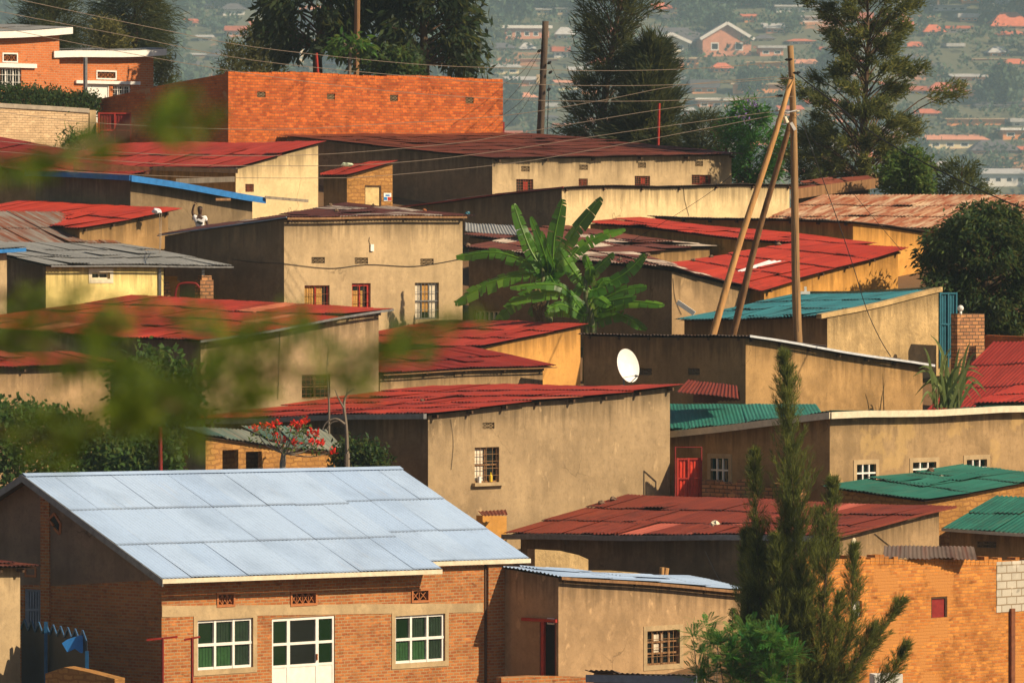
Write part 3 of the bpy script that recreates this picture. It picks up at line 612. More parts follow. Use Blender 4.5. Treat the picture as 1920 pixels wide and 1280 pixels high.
House('centre', 'tall cream plastered house with three barred windows and three vents in the middle', (538, 406), (892, 403), (296, 441), 217, fy=382, oh=(.25, .1, .4, .25), wall=PL_WARM, wallL=PL_GREY, roof=RF_MIX, along='L', raft=4,
  wins=[('F', (571, 535, 618, 600), dict(k='win', fm=REDP, nx=1, ny=0, curtains=cw, grid=(4, 3))), ('F', (660, 531, 695, 600), dict(k='win', fm=REDP, nx=1, ny=0, ed=.1, curtains=[(.1, .7, .1, .8, CURT)], grid=(2, 3))),
        ('F', (778, 530, 823, 598), dict(k='win', fm=GREYM, nx=2, ny=1, curtains=[(.05, .4, 0, 1, CURTW), (.4, .7, .2, 1, CURT), (.7, 1, 0, 1, CURTW)], grid=(6, 3), gmat=GREYM)),
        ('F', (584, 482, 609, 494), V32), ('F', (665, 483, 690, 495), V32), ('F', (788, 485, 813, 497), V32)], edge=[('F', 'fascia_board', .10, WOOD_M, -.03, 0, .95), ('L', 'fascia_board', .04, BLUEG, .0)])
House('frameleft', 'tan house with blue fascia cut off by the left frame edge', (-150, 471), (48, 464), (-230, 450), 207.3, oh=(.3, .1, .55, .1), wall=PL_WARM, roof=RF_GREY, edge=[('F', 'fascia_board', .13, BLUEP, -.01)])
yh = House('yellow', 'pale yellow house with a wide grey zinc veranda roof', (95, 497), (437, 499), (-112, 455), 211.5, fy=456, oh=(.3, .05, 2.9, .3), wall=PL_YEL, wallL=PL_GREY, roof=RF_GREY, along='L', rl=0, wins=[('F', (172, 511, 206, 523), dict(k='win', fm=CREAMP, nx=1, ny=0, surround=CREAMP))], edge=[('F', 'gutter', .05, GREYM, .0)])
def yellow_extra():
    s = yh; b = s.pt(0, s.D); c = s.pt(s.W, s.D); mb = MB()
    up = s.w * 3.3; A, B = b + up, c + up; A.z = zat(A.x, A.y, 393); B.z = zat(B.x, B.y, 396)
    Q, Rr = (c - b).length, (A - b).length
    sheets(mb, lambda q, r: b.lerp(c, q / Q).lerp(A.lerp(B, q / Q), r / Rr) + Vector((0, 0, -.02)), Q, Rr, True, random.Random(9)); mb.build('roof', RF_GRUST, s.root, smooth=True)
    for t in (.62, .86):
        p = s.pt(s.W * t, .25); m = MB(); m.bar((p.x, p.y, ground(p.x, p.y) - .3), (p.x, p.y, p.z - .06), .09); m.build('post', GREYM, s.root)
yellow_extra()
House('redtop', 'brown walled house with a bright red roof sheet at the left', (150, 429), (342, 391), (-152, 412), 220, fy=376, oh=(.25, .2, .45, .2), wall=PL_BROWN, roof=RF_RED2, along='R', raft=4)
House('teal', 'rough plastered house with a sloping turquoise roof and stained wall', (1538, 594), (1762, 544), (1266, 600), 215.5, fy=551, oh=(.0, .35, .0, .1), wall=PL_ROUGH, wallL=PL_BROWN, roof=RF_TEAL, along='R', parapet=.0)
House('brownmid', 'brown house behind the banana plant, rusty patched roof', (1264, 506), (1432, 543), (866, 464), 221.5, fy=428, oh=(.25, .15, .35, .2), wall=PL_TAN, wallL=PL_GREY, roof=RF_MIX, along='R', sl=1.6, lift=.04, wins=[('L', (940, 583, 889, 606), dict(k='grille', fm=WHITE, nx=5, ny=0, bw=.07))])
House('ochreright', 'ochre house under a red roof with one white translucent sheet', (1428, 546), (1704, 463), (1228, 498), 223.6, fy=455, oh=(.25, .4, .3, .2), wall=PL_OCHRE, roof=RF_RED2, along='R', raft=6, sl=2.0)
House('rustshed', 'small shed with rusty patchwork roof behind the banana leaves', (1150, 476), (1345, 462), (872, 440), 233, fy=424, oh=(.2, .1, .2, .1), wall=PL_BROWN, roof=RF_MIX, along='R', sl=1.4, lift=.05)
House('redsliver', 'ochre house seen under a thin sloping red roof', (1540, 463), (1645, 454), (1098, 416), 233.5, fy=409, oh=(.2, .15, .2, .1), wall=PL_OCHRE, roof=RF_RED2, along='R')
House('ochreback', 'ochre yellow house with dark ragged roof edge left of the mango tree', (1600, 414), (1748, 437), (1213, 405), 237, oh=(.2, .2, .25, .1), wall=PL_OCHRE, wallL=PL_OCHRE, roof=RF_DARK, along='R', rl=8)
House('bluefascia', 'dark grey walled house with a long bright blue fascia', (245, 331), (497, 372), (48, 322), 226, oh=(.35, .3, .3, .2), wall=PL_GREY, roof=RF_DARK, along='R', edge=[('F', 'fascia_board', .17, BLUEP, .05, 0, 1, .05), ('L', 'fascia_board', .14, BLUEP, .05, 0, 1, .05)])
House('cream', 'long cream walled house with dark roof edge before a rust roofed house', (1057, 350), (1534, 344), (743, 388), 242, oh=(.2, .1, 1.45, .1), wall=PL_CREAM, wallL=PL_GREY, roof=RF_DARK, along='L', raft=7, edge=[('L', 'fascia_board', .04, REDD, .02)])
bg = dict(k='win', fm=REDD, nx=1, ny=0, grid=(6, 4), gmat=RUSTM, gm=GLASS, curtains=[(.5, .8, .2, 1, REDP)])
House('longrust', 'long cream house with dark rust roof and four barred windows', (928, 297), (1394, 289), (523, 253), 253, fy=250, oh=(.3, .15, .4, .3), wall=PL_WARM, wallL=PL_GREY, roof=RF_RUST, along='L', raft=6, wins=[('F', (968, 336, 1000, 362), bg), ('F', (1085, 335, 1102, 350), bg), ('F', (1190, 330, 1219, 348), bg), ('F', (1297, 328, 1334, 346), bg),
  ('F', (977, 312, 993, 322), V22), ('F', (1086, 309, 1102, 319), V22), ('F', (1196, 305, 1211, 315), V22), ('F', (1303, 302, 1318, 312), V22)])
House('pinkroof', 'cream house with cracked yellow corner under a crimson roof', (445, 313), (612, 266), (38, 318), 243, fy=268, oh=(.2, .1, .25, .2), wall=PL_CREAM, wallL=PL_OCHRE, roof=RF_RED4, along='R', sl=2.4, wins=[('F', (460, 345, 476, 360), bg)], edge=[('L', 'fascia_board', .08, WOOD_G, -.02)])
House('leftbend', 'dull red roofed house behind the blue fascia', (150, 346), (283, 320), (-132, 284), 236, fy=256, oh=(.2, .2, .2, .2), wall=PL_BROWN, roof=RF_RED4, along='L')
House('shed', 'small mud shed with a wooden door and red roof', (652, 328), (746, 302), (600, 329), 250, fy=303, oh=(.15, .1, .15, .1), wall=MUD, wallL=PL_GREY, roof=RF_RED, along='R', wins=[('F', (684, 348, 715, 400), dict(k='door', fm=WOOD_D, leaf=plain('door_pale', (.62, .45, .2), .7, .25)))])
House('rustwide', 'wide rusty zinc roofed house behind the tall poles', (1400, 426), (1990, 428), (1545, 365), 246.5, a=-30, oh=(.2, .2, .2, .2), wall=PL_OCHRE, roof=RF_RZ, along='L', sl=2.6)
House('woodeave', 'small house with a heavy brown timber eave behind the rusty roof', (1488, 358), (1645, 336), (1470, 350), 255, oh=(.2, .3, .3, .1), wall=WOOD_D, roof=RF_RUST, along='R', edge=[('F', 'fascia_board', .34, WOOD_M, .06, 0, 1, .06)])
House('redright', 'red roofed house behind the reed plant at the right edge', (1735, 770), (2070, 757), (1862, 642), 209.5, a=-30, oh=(.2, .2, .2, .2), wall=PL_BROWN, roof=RF_RED4, along='L', sl=1.5)
House('redright2', 'low shed with a pinkish red roof right of the reed plant', (1818, 758), (2080, 748), (1905, 720), 205.3, a=-30, oh=(.15, .15, .1, .1), wall=PL_BROWN, roof=RF_RED2, along='L')
big = House('bigbrick', 'large raw orange brick building with four small vents', (428, 133), (943, 148), (183, 182), 260, oh=(0, 0, 0, 0), wall=BR_BIG, wallL=BR_BIGS, roof=None, wins=[('F', (482, 172, 498, 183), V22), ('F', (613, 176, 628, 187), V22), ('F', (731, 178, 746, 190), V22), ('F', (873, 183, 888, 194), V22)])
gw = dict(k='grille', fm=WHITE, nx=2, ny=0, bw=.06, ed=.06, grid=(7, 2), gmat=WHITE, gm=GLASS)
h1 = House('villa', 'orange brick villa with white corrugated eaves at the upper left', (-150, 68), (135, 53), (-260, 60), 266, oh=(.3, .1, .45, .1), wall=BR_H1, roof=RF_GREY, wins=[('F', (6, 102, 31, 115), dict(k='vent', nx=3, ny=1, fm=TERRA, rim=WHITE)), ('F', (0, 127, 40, 168), gw)], edge=[('F', 'fascia_board', .26, WHITE, .02, 0, 1, .06)])
w1 = House('villawing', '', (100, 98), (311, 93), (60, 96), 271.5, oh=(.3, .1, .45, .1), wall=BR_H1, roof=RF_GREY, root=h1.root, wins=[('F', (182, 135, 216, 147), dict(k='vent', nx=4, ny=1, fm=TERRA, rim=WHITE)), ('F', (160, 158, 205, 230), dict(k='door', fm=WHITE, leaf=WHITE)), ('F', (212, 160, 246, 185), gw)], edge=[('F', 'fascia_board', .26, WHITE, .02, 0, 1, .06)])
for hs, bx in ((h1, (-40, 119, 66, 127)), (w1, (140, 152, 260, 158))):
    r = hs.rect('F', *bx); m = MB(); m.box(hs.fr['F'], r[0], r[1], -.02, .12, r[2], r[3]); m.build('lintel', WHITE, hs.root)
def big_extra():
    s = big; m = MB()                            # roof hidden behind the parapet, dark coping stains come from the brick
    m.quad(*[s.pt(a * s.W, b * s.D) - Vector((0, 0, .5)) for a, b in ((.01, .01), (.99, .01), (.99, .99), (.01, .99))]); m.build('roof', RF_RUST, s.root)
    m = MB(); rng = random.Random(3)             # uneven top course
    fr = s.fr['F']
    for i in range(46):
        a = s.W * i / 46; z = s.top('F', a + .1); m.box((s.P, s.u, s.nf), a, a + s.W / 46 - .02, -.22, .006, z - .02, z + .05 + rng.uniform(0, .05))
    m.build('top_course', BR_BIG, s.root)
big_extra()
def ruin_extra():
    s = HOUSES['ruin']; m = MB(); rng = random.Random(8); n = 60
    for i in range(n):
        a = s.W * i / n; z = s.top('F', a); hh = .06 + .10 * max(0, noise.noise(Vector((a * 1.1, 0, 0)))) * 3 + rng.choice((0, 0, .08)); m.box((s.P, s.u, s.nf), a, a + s.W / n - .015, -.3, .012, z - .06, z + hh)
    m.build('top_course', BR_RUIN, s.root)
    r = s.rect('F', 1868, 1053, 1960, 1145); m = MB(); m.box(s.fr['F'], r[0], r[1], -.05, .015, r[2], r[3] + .04); m.build('block_patch', BLOCK, s.root)
    for w_, (x0, x1) in enumerate(((1892, 1899),)):
        r = s.rect('F', x0, 1140, x1, 1400); m = MB(); m.box(s.fr['F'], r[0], r[1], .0, .09, s.base, r[3]); m.build('downpipe', RUSTM, s.root)
    m = MB(); m.quad(*[s.pt(a * s.W, b * s.D) - Vector((0, 0, .35)) for a, b in ((.01, .01), (.99, .01), (.99, .99), (.01, .99))]); m.build('roof', RF_RUST, s.root)
ruin_extra()
def teal_extra():
    s = HOUSES['teal']; m = MB()                 # cement coping along the far side and over the rising wall
    for i in range(10):
        a, b = s.pt(s.W * i / 10, -.02), s.pt(s.W * (i + 1) / 10, -.02); m.hexa([a + s.nf*.04 - Vector((0,0,.08)), b + s.nf*.04 - Vector((0,0,.08)), b - s.nf*.2 - Vector((0,0,.08)), a - s.nf*.2 - Vector((0,0,.08)), a + s.nf*.04 + Vector((0,0,.07)), b + s.nf*.04 + Vector((0,0,.07)), b - s.nf*.2 + Vector((0,0,.07)), a - s.nf*.2 + Vector((0,0,.07))])
    for i in range(10):
        a, b = s.pt(s.W - .05, s.D * i / 10), s.pt(s.W - .05, s.D * (i + 1) / 10); u = s.u; m.hexa([a - Vector((0,0,.08)), b - Vector((0,0,.08)), b + u*.2 - Vector((0,0,.08)), a + u*.2 - Vector((0,0,.08)), a + Vector((0,0,.09)), b + Vector((0,0,.09)), b + u*.2 + Vector((0,0,.09)), a + u*.2 + Vector((0,0,.09))])
    m.build('coping', PL_ROUGH, s.root)
teal_extra()
def redlow_plate():
    s = HOUSES['redlow']; o, d, n = s.fr['F']; o = Vector((o.x, o.y, 0)); c = hitp(1600, 1018, o, n); m = MB()
    k = 20
    m.poly([c + n * .03 + d * (.1 * math.cos(2*math.pi*i/k)) + Vector((0, 0, .16 * math.sin(2*math.pi*i/k))) for i in range(k)])
    for i in range(k):
        A, B = [c + d * (.1 * math.cos(2*math.pi*j/k)) + Vector((0, 0, .16 * math.sin(2*math.pi*j/k))) for j in (i, i+1)]; m.quad(A, B, B + n*.03, A + n*.03)
    tag(m.build('wall_plate', CREAMP), 'small round pale plate fixed to the tan side wall behind the conifer', 'plate')
redlow_plate()
# footprints that clash are printed while building
def clash():
    import itertools
    fs = {k: [Vector(p) for p in h.foot()] for k, h in HOUSES.items()}
    for (a, A), (b, B) in itertools.combinations(fs.items(), 2):
        sep = -9
        for P in (A, B):
            for i in range(2):
                e = (P[i+1] - P[i]).normalized(); pa = [e.dot(q) for q in A]; pb = [e.dot(q) for q in B]
                sep = max(sep, min(pb) - max(pa), min(pa) - max(pb))
        if sep < -.05: print('CLASH', a, b, round(sep, 2))
    for k, h in HOUSES.items():
        print('H', k, 'W%.1f D%.1f' % (h.W, h.D), 'z %.1f %.1f %.1f %.1f' % (h.zC, h.zR, h.zL, h.zF), 'wall %.1f' % (h.zC - ground(h.P.x, h.P.y)))
if DEBUG: clash()
# ------------------------------------------------------------------ small things
def cyl(mb, a, b, r0, r1=None, n=10): mb.tube([a, b], [r0, r1 if r1 is not None else r0], n)
def frame_at(x, y, Y, a=45):                    # local frame at a picture point
    p = px(x, y, Y); a = R_(a); return (p, Vector((math.cos(a), math.sin(a), 0)), Vector((math.sin(a), -math.cos(a), 0)))
def spl(P, n=6):
    out = []
    for i in range(len(P) - 1):
        p0, p1, p2, p3 = P[max(i-1, 0)], P[i], P[i+1], P[min(i+2, len(P)-1)]
        for k in range(n):
            t = k / n; out.append(.5 * ((2*p1) + (p2-p0)*t + (2*p0-5*p1+4*p2-p3)*t*t + (3*p1-p0-3*p2+p3)*t**3))
    return out + [P[-1]]
def cable(label, pts, Y0, Y1, mat=CABLE, r=.011, group='overhead cables', name='cable'):
    n = len(pts) - 1; tot = [0]
    for (a, b), (c, d) in zip(pts, pts[1:]): tot.append(tot[-1] + math.hypot(c - a, d - b))
    P = [px(x, y, lerp(Y0, Y1, t / tot[-1])) for (x, y), t in zip(pts, tot)]
    mb = MB(); mb.tube(spl(P), r, 5); tag(mb.build(name, mat), label, 'cable', group)
# satellite dish on the red roof
def dish():
    c = px(1178, 685, 199.2); rt = empty('satellite_dish', px(1182, 722, 199.2), 'large white satellite dish standing on the red roof edge', 'satellite dish')
    n = Vector((.62, -.74, .26)).normalized(); ux = n.cross(Vector((0, 0, 1))).normalized(); uy = ux.cross(n)
    a, b = .44, .54; m = MB(); K, J = 28, 5
    def P(r, t, off=0): return c + ux * (a * r * math.cos(t)) + uy * (b * r * math.sin(t)) + n * (.10 * r * r - .10 + off)
    for off in (0, -.02):
        for j in range(J):
            for k in range(K):
                t0, t1 = 2*math.pi*k/K, 2*math.pi*(k+1)/K; m.quad(P(j/J, t0, off), P(j/J, t1, off), P((j+1)/J, t1, off), P((j+1)/J, t0, off))
    for k in range(K):
        t0, t1 = 2*math.pi*k/K, 2*math.pi*(k+1)/K; m.quad(P(1, t0), P(1, t1), P(1, t1, -.02), P(1, t0, -.02))
    m.build('reflector', plain('dish_white', (.82, .80, .74), .5, .1), rt, smooth=True)
    fp = c + n * .42 - uy * .42 + ux * .05; m = MB(); m.tube([c - uy * b * .98, fp], .014, 6); m.tube([c + ux * a * .6 - uy * b * .7, fp], .008, 6); m.build('feed_arm', GREYM, rt)
    m = MB(); m.tube([fp - n * .02 - uy * .02, fp - n * .13 + uy * .02], .035, 8); m.build('feed_horn', GREYM, rt)
    m = MB(); q = c - n * .12; m.tube([q, q - n * .1, Vector((q.x, q.y, px(1182, 722, 199.2).z - .4)) - n * .1], .03, 8); m.build('mast', GREYM, rt)
dish()
# three legged wooden power pole
def power_pole():
    b = px(1497, 640, 215); g = ground(b.x, b.y) - .3; rt = empty('utility_pole', (b.x, b.y, g), 'tall wooden power pole propped by two slanting braces', 'utility pole')
    top = px(1482, 86, 215); m = MB(); down = b + (b - top) * ((g - b.z) / (b.z - top.z))
    P = [top.lerp(down, t) + Vector((.03 * math.sin(t * 7), 0, 0)) for t in np.linspace(0, 1, 14)]; m.tube(P, [lerp(.10, .165, t) for t in np.linspace(0, 1, 14)], 12); m.build('pole', wood('wood_weathered', (.32, .19, .085)), rt, smooth=True)
    for (x0, y0, Y0, x1, y1, Y1, r0, r1, mt) in ((1483, 150, 214.7, 1334, 632, 213.6, .085, .135, WOOD_P), (1484, 215, 215.3, 1373, 624, 217, .085, .14, wood('wood_brace', (.24, .13, .06)))):
        A, B = px(x0, y0, Y0), px(x1, y1, Y1); B2 = B + (B - A) * ((g - B.z) / (B.z - A.z)); m = MB()
        m.tube([A.lerp(B2, t) + Vector((.035 * math.sin(t * 9 + x0), 0, 0)) for t in np.linspace(0, 1, 14)], [lerp(r0, r1, t) for t in np.linspace(0, 1, 14)], 12); m.build('brace', mt, rt, smooth=True)
    for (x, y, r) in ((1478, 112, .05), (1460, 180, .05), (1460, 207, .05), (1470, 147, .045), (1492, 209, .045), (1493, 137, .05)):
        m = MB(); p = px(x, y, 214.8); m.tube([p - Vector((.12, 0, 0)), p - Vector((.04, 0, 0)), p, p + Vector((.06, 0, 0)), p + Vector((.14, 0, .02))], [.012, r, r * .6, r, .02], 8); m.build('insulator', DARK if y < 185 else CREAMP, rt)
    m = MB(); fr = frame_at(1487, 240, 214.7, 20); m.bar(px(1483, 230, 214.75), px(1491, 244, 214.75), .15, .1); m.build('junction_box', WHITE, rt)
    m = MB(); m.tube([px(1471, 219, 214.6), px(1475, 231, 214.6)], [.06, .09], 8); m.build('lamp_housing', CREAMP, rt)
    m = MB(); p = px(1492, 210, 214.8); m.tube([px(1464, 206, 214.6), px(1476, 211, 214.55), px(1494, 207, 214.7)], .02, 6); m.build('tie_wire', ZINC, rt)
power_pole()
def back_pole():
    a, b = px(1023, 40, 273), px(1013, 252, 273); g = ground(b.x, b.y); rt = empty('utility_pole', (b.x, b.y, g), 'dark leaning utility pole with meter box left of the dark casuarina', 'utility pole')
    d = b + (b - a) * ((g - .3 - b.z) / (b.z - a.z)); m = MB(); m.tube([a.lerp(d, t) for t in np.linspace(0, 1, 8)], [lerp(.14, .19, t) for t in np.linspace(0, 1, 8)], 10); m.build('pole', wood('wood_dark_pole', (.10, .07, .05)), rt, smooth=True)
    m = MB(); m.bar(px(1009, 140, 272.7), px(1009, 157, 272.7), .16, .14); m.build('meter_box', CREAMP, rt)
    for x, y in ((1011, 96), (1030, 118), (1032, 136), (1012, 143), (1029, 168)):
        m = MB(); p = px(x, y, 272.8); m.tube([p - Vector((.08, 0, .05)), p, p + Vector((.08, 0, .06))], [.03, .07, .03], 7); m.build('insulator', DARK, rt)
    m = MB(); m.tube(spl([px(1029, 160, 272.7), px(1028, 190, 272.7), px(1026, 252, 272.7)]), .02, 5); m.build('wire', CABLED, rt)
back_pole()
for lb, pts in (('highest pale cable running down from the upper left to the power pole top', [(1474, 116), (1300, 129), (1120, 133), (943, 128), (759, 119), (480, 89), (309, 57), (84, 10), (-60, -22)]),
   ('second pale cable from the power pole, dipping across the brick building', [(1490, 146), (1300, 158), (1120, 161), (943, 156), (800, 146), (480, 114), (235, 67), (0, 22), (-60, 8)]),
   ('third pale cable crossing the top of the brick building wall', [(1488, 181), (1195, 190), (943, 186), (700, 168), (480, 140), (240, 100), (0, 52), (-60, 38)]),
   ('cable rising over the brick wall to the pole near its dark insulator', [(1457, 144), (1272, 161), (1120, 190), (943, 217), (700, 234), (480, 243), (185, 231), (0, 210), (-60, 200)]),
   ('cable above the rust roof ridge up to the upper insulator of the brace', [(1460, 180), (1242, 205), (960, 252), (850, 269), (614, 289), (400, 292), (200, 284), (0, 265), (-60, 258)]),
   ('cable crossing the rust roof to the middle of the slanting brace', [(1460, 208), (1168, 248), (960, 280), (780, 302), (601, 311), (300, 307), (0, 284), (-60, 278)]),
   ('lowest pale cable over the shed roof up to the brace tie', [(1494, 208), (1330, 240), (1100, 283), (960, 306), (749, 327), (604, 334), (300, 330), (0, 312), (-60, 306)])):
    cable(lb, pts, 214.7, 213, r=.0095)
cable('thick dark cable descending from the pole top to the right edge', [(1490, 136), (1560, 190), (1640, 252), (1730, 304), (1850, 362), (1990, 420)], 214.8, 200, CABLED, .022)
cable('thin dark cable from the pole to the mango tree', [(1492, 215), (1590, 350), (1690, 470)], 214.8, 222.5, CABLED, .009)
cable('kinked black stay wire dropping to the rough plastered wall', [(1502, 225), (1544, 340), (1573, 420), (1600, 500), (1625, 580), (1650, 635), (1670, 668)], 214.8, 212, CABLED, .014)
cable('slack cable from the power pole to the cream wall roof', [(1478, 220), (1370, 330), (1280, 395), (1170, 460)], 214.8, 219, CABLED, .008)
cable('black drop wire hanging beside the upright pole', [(1488, 245), (1484, 330), (1492, 450), (1495, 560), (1497, 622)], 214.7, 214.6, CABLED, .01)
for lb, p1, p2 in (('uppermost dark service wire from the back pole to the brick building', (1010, 96), (944, 158)), ('second dark service wire from the back pole to the brick building', (1011, 100), (944, 196)), ('third dark service wire from the back pole sagging left', (1012, 142), (944, 216)), ('lowest dark service wire from the back pole to the brick corner', (1012, 150), (944, 243)), ('dark wire running from the back pole down to the rust roof right', (1031, 118), (1110, 262))):
    cable(lb, [p1, ((p1[0]+p2[0])/2, (p1[1]+p2[1])/2 + 10), p2], 272.8, 268, CABLED, .011, 'service wires of the back pole')
cable('black cable slung across the face of the tall cream house', [(436, 492), (533, 495), (620, 503), (690, 496), (780, 499), (868, 484)], 217.4, 222.4, CABLED, .012, name='cable')
# wall cable sits on the facade: keep it just in front
for o in [x for x in COL.objects if x.get('label', '').startswith('black cable slung')]:
    h = HOUSES['centre']; q, d, n = h.fr['F']; q = Vector((q.x, q.y, 0)); m = MB(); P = [hitp(x, y, q + n * .03, n) for x, y in ((540, 495), (620, 503), (690, 496), (780, 499), (866, 485))]
    q2, d2, n2 = h.fr['L']; P = [hitp(x, y, Vector((q2.x, q2.y, 0)) + n2 * .03, n2) for x, y in ((436, 486), (480, 492), (530, 494))] + P
    m.tube(spl(P), .011, 5); me = m.build('cable', CABLED); lab = o['label']; bpy.data.objects.remove(o); tag(me, lab, 'cable')
def wire_on(key, f, pts, label, r=.009, mat=CABLED):
    h = HOUSES[key]; q, d, n = h.fr[f]; q = Vector((q.x, q.y, 0)); m = MB(); m.tube(spl([hitp(x, y, q + n * .02, n) for x, y in pts]), r, 5); tag(m.build('cable', mat), label, 'cable')
wire_on('redleft', 'F', [(525, 622), (523, 680), (521, 748)], 'thin vertical wire on the tan wall left of its dark window')
wire_on('cream', 'F', [(1282, 352), (1284, 375), (1292, 405)], 'short dark wire hanging down the long cream wall')
wire_on('brownmid', 'F', [(1262, 522), (1266, 560), (1278, 590)], 'thin wire down the tan wall corner near the banana')
wire_on('centre', 'F', [(693, 445), (692, 452), (695, 460)], 'short wire holding the white tube on the cream facade')
h = HOUSES['centre']; r = h.rect('F', 693, 458, 699, 471); m = MB(); m.box(h.fr['F'], r[0], r[1], .01, .06, r[2], r[3]); tag(m.build('lamp_tube', WHITE), 'small white lamp tube hung on the cream facade under the eave', 'lamp')
# stones, bags and other loose things on roofs
def stone(x, y, Y, r, label, group, mat=STONE, name='roof_stone', sq=(1, 1, .7)):
    rng = random.Random(int(x * 7 + y)); c = px(x, y, Y) if not isinstance(Y, Vector) else Y + Vector((0, 0, r * sq[2] * .8)); m = MB(); K, J = 9, 6; off = Vector((rng.random() * 9, rng.random() * 9, 0))
    def P(i, j):
        th, ph = math.pi * i / J, 2 * math.pi * (j % K) / K; d = Vector((math.sin(th) * math.cos(ph), math.sin(th) * math.sin(ph), math.cos(th)))
        k = r * (.8 + .5 * noise.noise(d * 1.4 + off)); return c + Vector((d.x * k * sq[0], d.y * k * sq[1], d.z * k * sq[2]))
    for i in range(J):
        for j in range(K): m.quad(P(i, j), P(i, j+1), P(i+1, j+1), P(i+1, j), t=rng.random())
    return tag(m.build(name, mat), label, 'stone' if name == 'roof_stone' else name.replace('_', ' '), group)
def roof_at(key, x, y, full=False):                        # point of a house roof seen at a picture point
    h = HOUSES[key]; best = None
    d = ray(x, y)
    for i in range(60):
        for j in range(60):
            p = h.pt(h.W * (.02 + .96 * i / 59), h.D * (.02 + .96 * j / 59)); q = p.y / d.y; e = ((d * q) - p); e = abs(e.x) + abs(e.z)
            if best is None or e < best[0]: best = (e, p)
    return best[1] if full else best[1].y
SG = 'stones weighing down the roofs'
for key, x, y, r, lb in (('redlow', 1128, 929, .13, 'left one of two brown stones on the dull red roof ridge'), ('redlow', 1150, 926, .13, 'right one of two brown stones on the dull red roof ridge'),
    ('centre', 618, 384, .1, 'leftmost stone on the tall cream house roof'), ('centre', 630, 398, .11, 'second stone on the tall cream house roof'), ('centre', 700, 387, .09, 'small stone mid roof of the tall cream house'), ('centre', 798, 396, .09, 'ochre lump near the right end of the cream house roof'),
    ('brownmid', 1162, 490, .13, 'reddish stone at the eave behind the banana leaves'), ('brownmid', 1215, 472, .12, 'stone right of the banana leaves on the patchwork roof'), ('brownmid', 878, 448, .13, 'pale brown rubble lump at the roof end beside the cream house'), ('ochreright', 1300, 480, .1, 'dark stone on the red roof seam'),
    ('ochreright', 1335, 472, .1, 'reddish stone high on the red roof'), ('ochreright', 1458, 462, .13, 'red stone on the roof between the poles'), ('wide', 795, 754, .08, 'small dark stone on the sagging red roof'), ('dgreen', 1745, 886, .14, 'grey rubbish lump on the dark green roof'), ('redleft', 243, 581, .06, 'small tan lump on the broad red roof'), ('cream', 885, 377, .0, '')):
    if r: stone(x, y - 1, roof_at(key, x, y, True), r, lb, SG, STONE if 'ochre' not in lb else TERRA)
stone(1343, 985, roof_at('redlow', 1343, 988, True), .17, 'crumpled cream and blue bag lying on the dull red roof', None, CREAMP, 'bag')
stone(650, 309, 249.8, .26, 'pale green filled sack lying on the small shed roof', None, plain('sack', (.55, .62, .42), .8, .4, 9), 'sack', (1.1, .5, .45))
stone(294, 396, 222, .2, 'white crumpled plastic at the end of the bright red roof', None, plain('plastic', (.62, .62, .66), .5, .2), 'plastic_bag', (1, .8, .6))
stone(880, 402, roof_at('centre', 876, 403, True), .11, 'small turquoise bundle on the cream house roof corner', None, TEALP, 'bundle')
for i, (x, y) in enumerate(((1690, 893), (1715, 898), (1820, 898), (1777, 882), (1860, 880), (1765, 893))):
    lab = ('white scrap', 'grey scrap', 'yellow scrap', 'white paper', 'dark scrap', 'cream scrap')[i]
    stone(x, y, roof_at('dgreen', x, y, True), .06, lab + ' of litter on the dark green roof', 'litter on the green roof', (WHITE, GREYM, plain('lit_y', (.6, .5, .1)), WHITE, DARK, CREAMP)[i], 'litter', (1.4, 1, .4))
def sheet(pts, Ys, mat, label, seed): 
    o = quadroof(pts, Ys, mat, None, seed=seed, name='roofing_sheet'); tag(o, label, 'roofing sheet', 'loose roofing sheets')
y0 = roof_at('ochreright', 1430, 500) - .15
sheet([(1368, 514), (1400, 517), (1492, 490), (1440, 488)], (y0 - 1.1, y0 - .6, y0 + .9, y0 + .3), ZINC, 'shiny white translucent sheet on the red roof behind the poles', 5)
sheet([(872, 436), (1000, 445), (985, 424), (872, 418)], (231.5, 229.5, 232, 234), RF_GREY, 'pale grey zinc sheets beside the tall cream house roof', 6)
sheet([(905, 968), (952, 966), (948, 955), (896, 958)], (188.6, 189.4, 189.9, 189.2), RF_RUST, 'short rusty canopy between the pale metal roof and tan wall', 7)
sheet([(1268, 738), (1385, 748), (1382, 722), (1290, 712)], (199, 197.6, 198.6, 200), RF_RED3, 'bent red sheet leaning at the right end of the sagging roof', 8)
sheet([(1300, 756), (1388, 756), (1387, 733), (1300, 732)], (199.5, 198.3, 198.35, 199.55), RF_RUST, 'upright rusty corrugated screen below the brown house', 9)
sheet([(1655, 1046), (1832, 1050), (1826, 1024), (1658, 1022)], (174.0, 175.9, 176.3, 174.4), RF_DARK, 'rusted dark sheet lying on top of the orange ruin', 10)
# bicycle tyre on the mud lean-to
m = MB(); c = px(562, 820, 190.2); K = 24
P = [c + Vector((.26 * math.cos(2*math.pi*k/K), .17 * math.sin(2*math.pi*k/K), .17 * math.sin(2*math.pi*k/K))) for k in range(K + 1)]; m.tube(P, .035, 7, cap=False); tag(m.build('tyre', DARK), 'worn dark tyre lying on the mud lean-to roof', 'tyre')
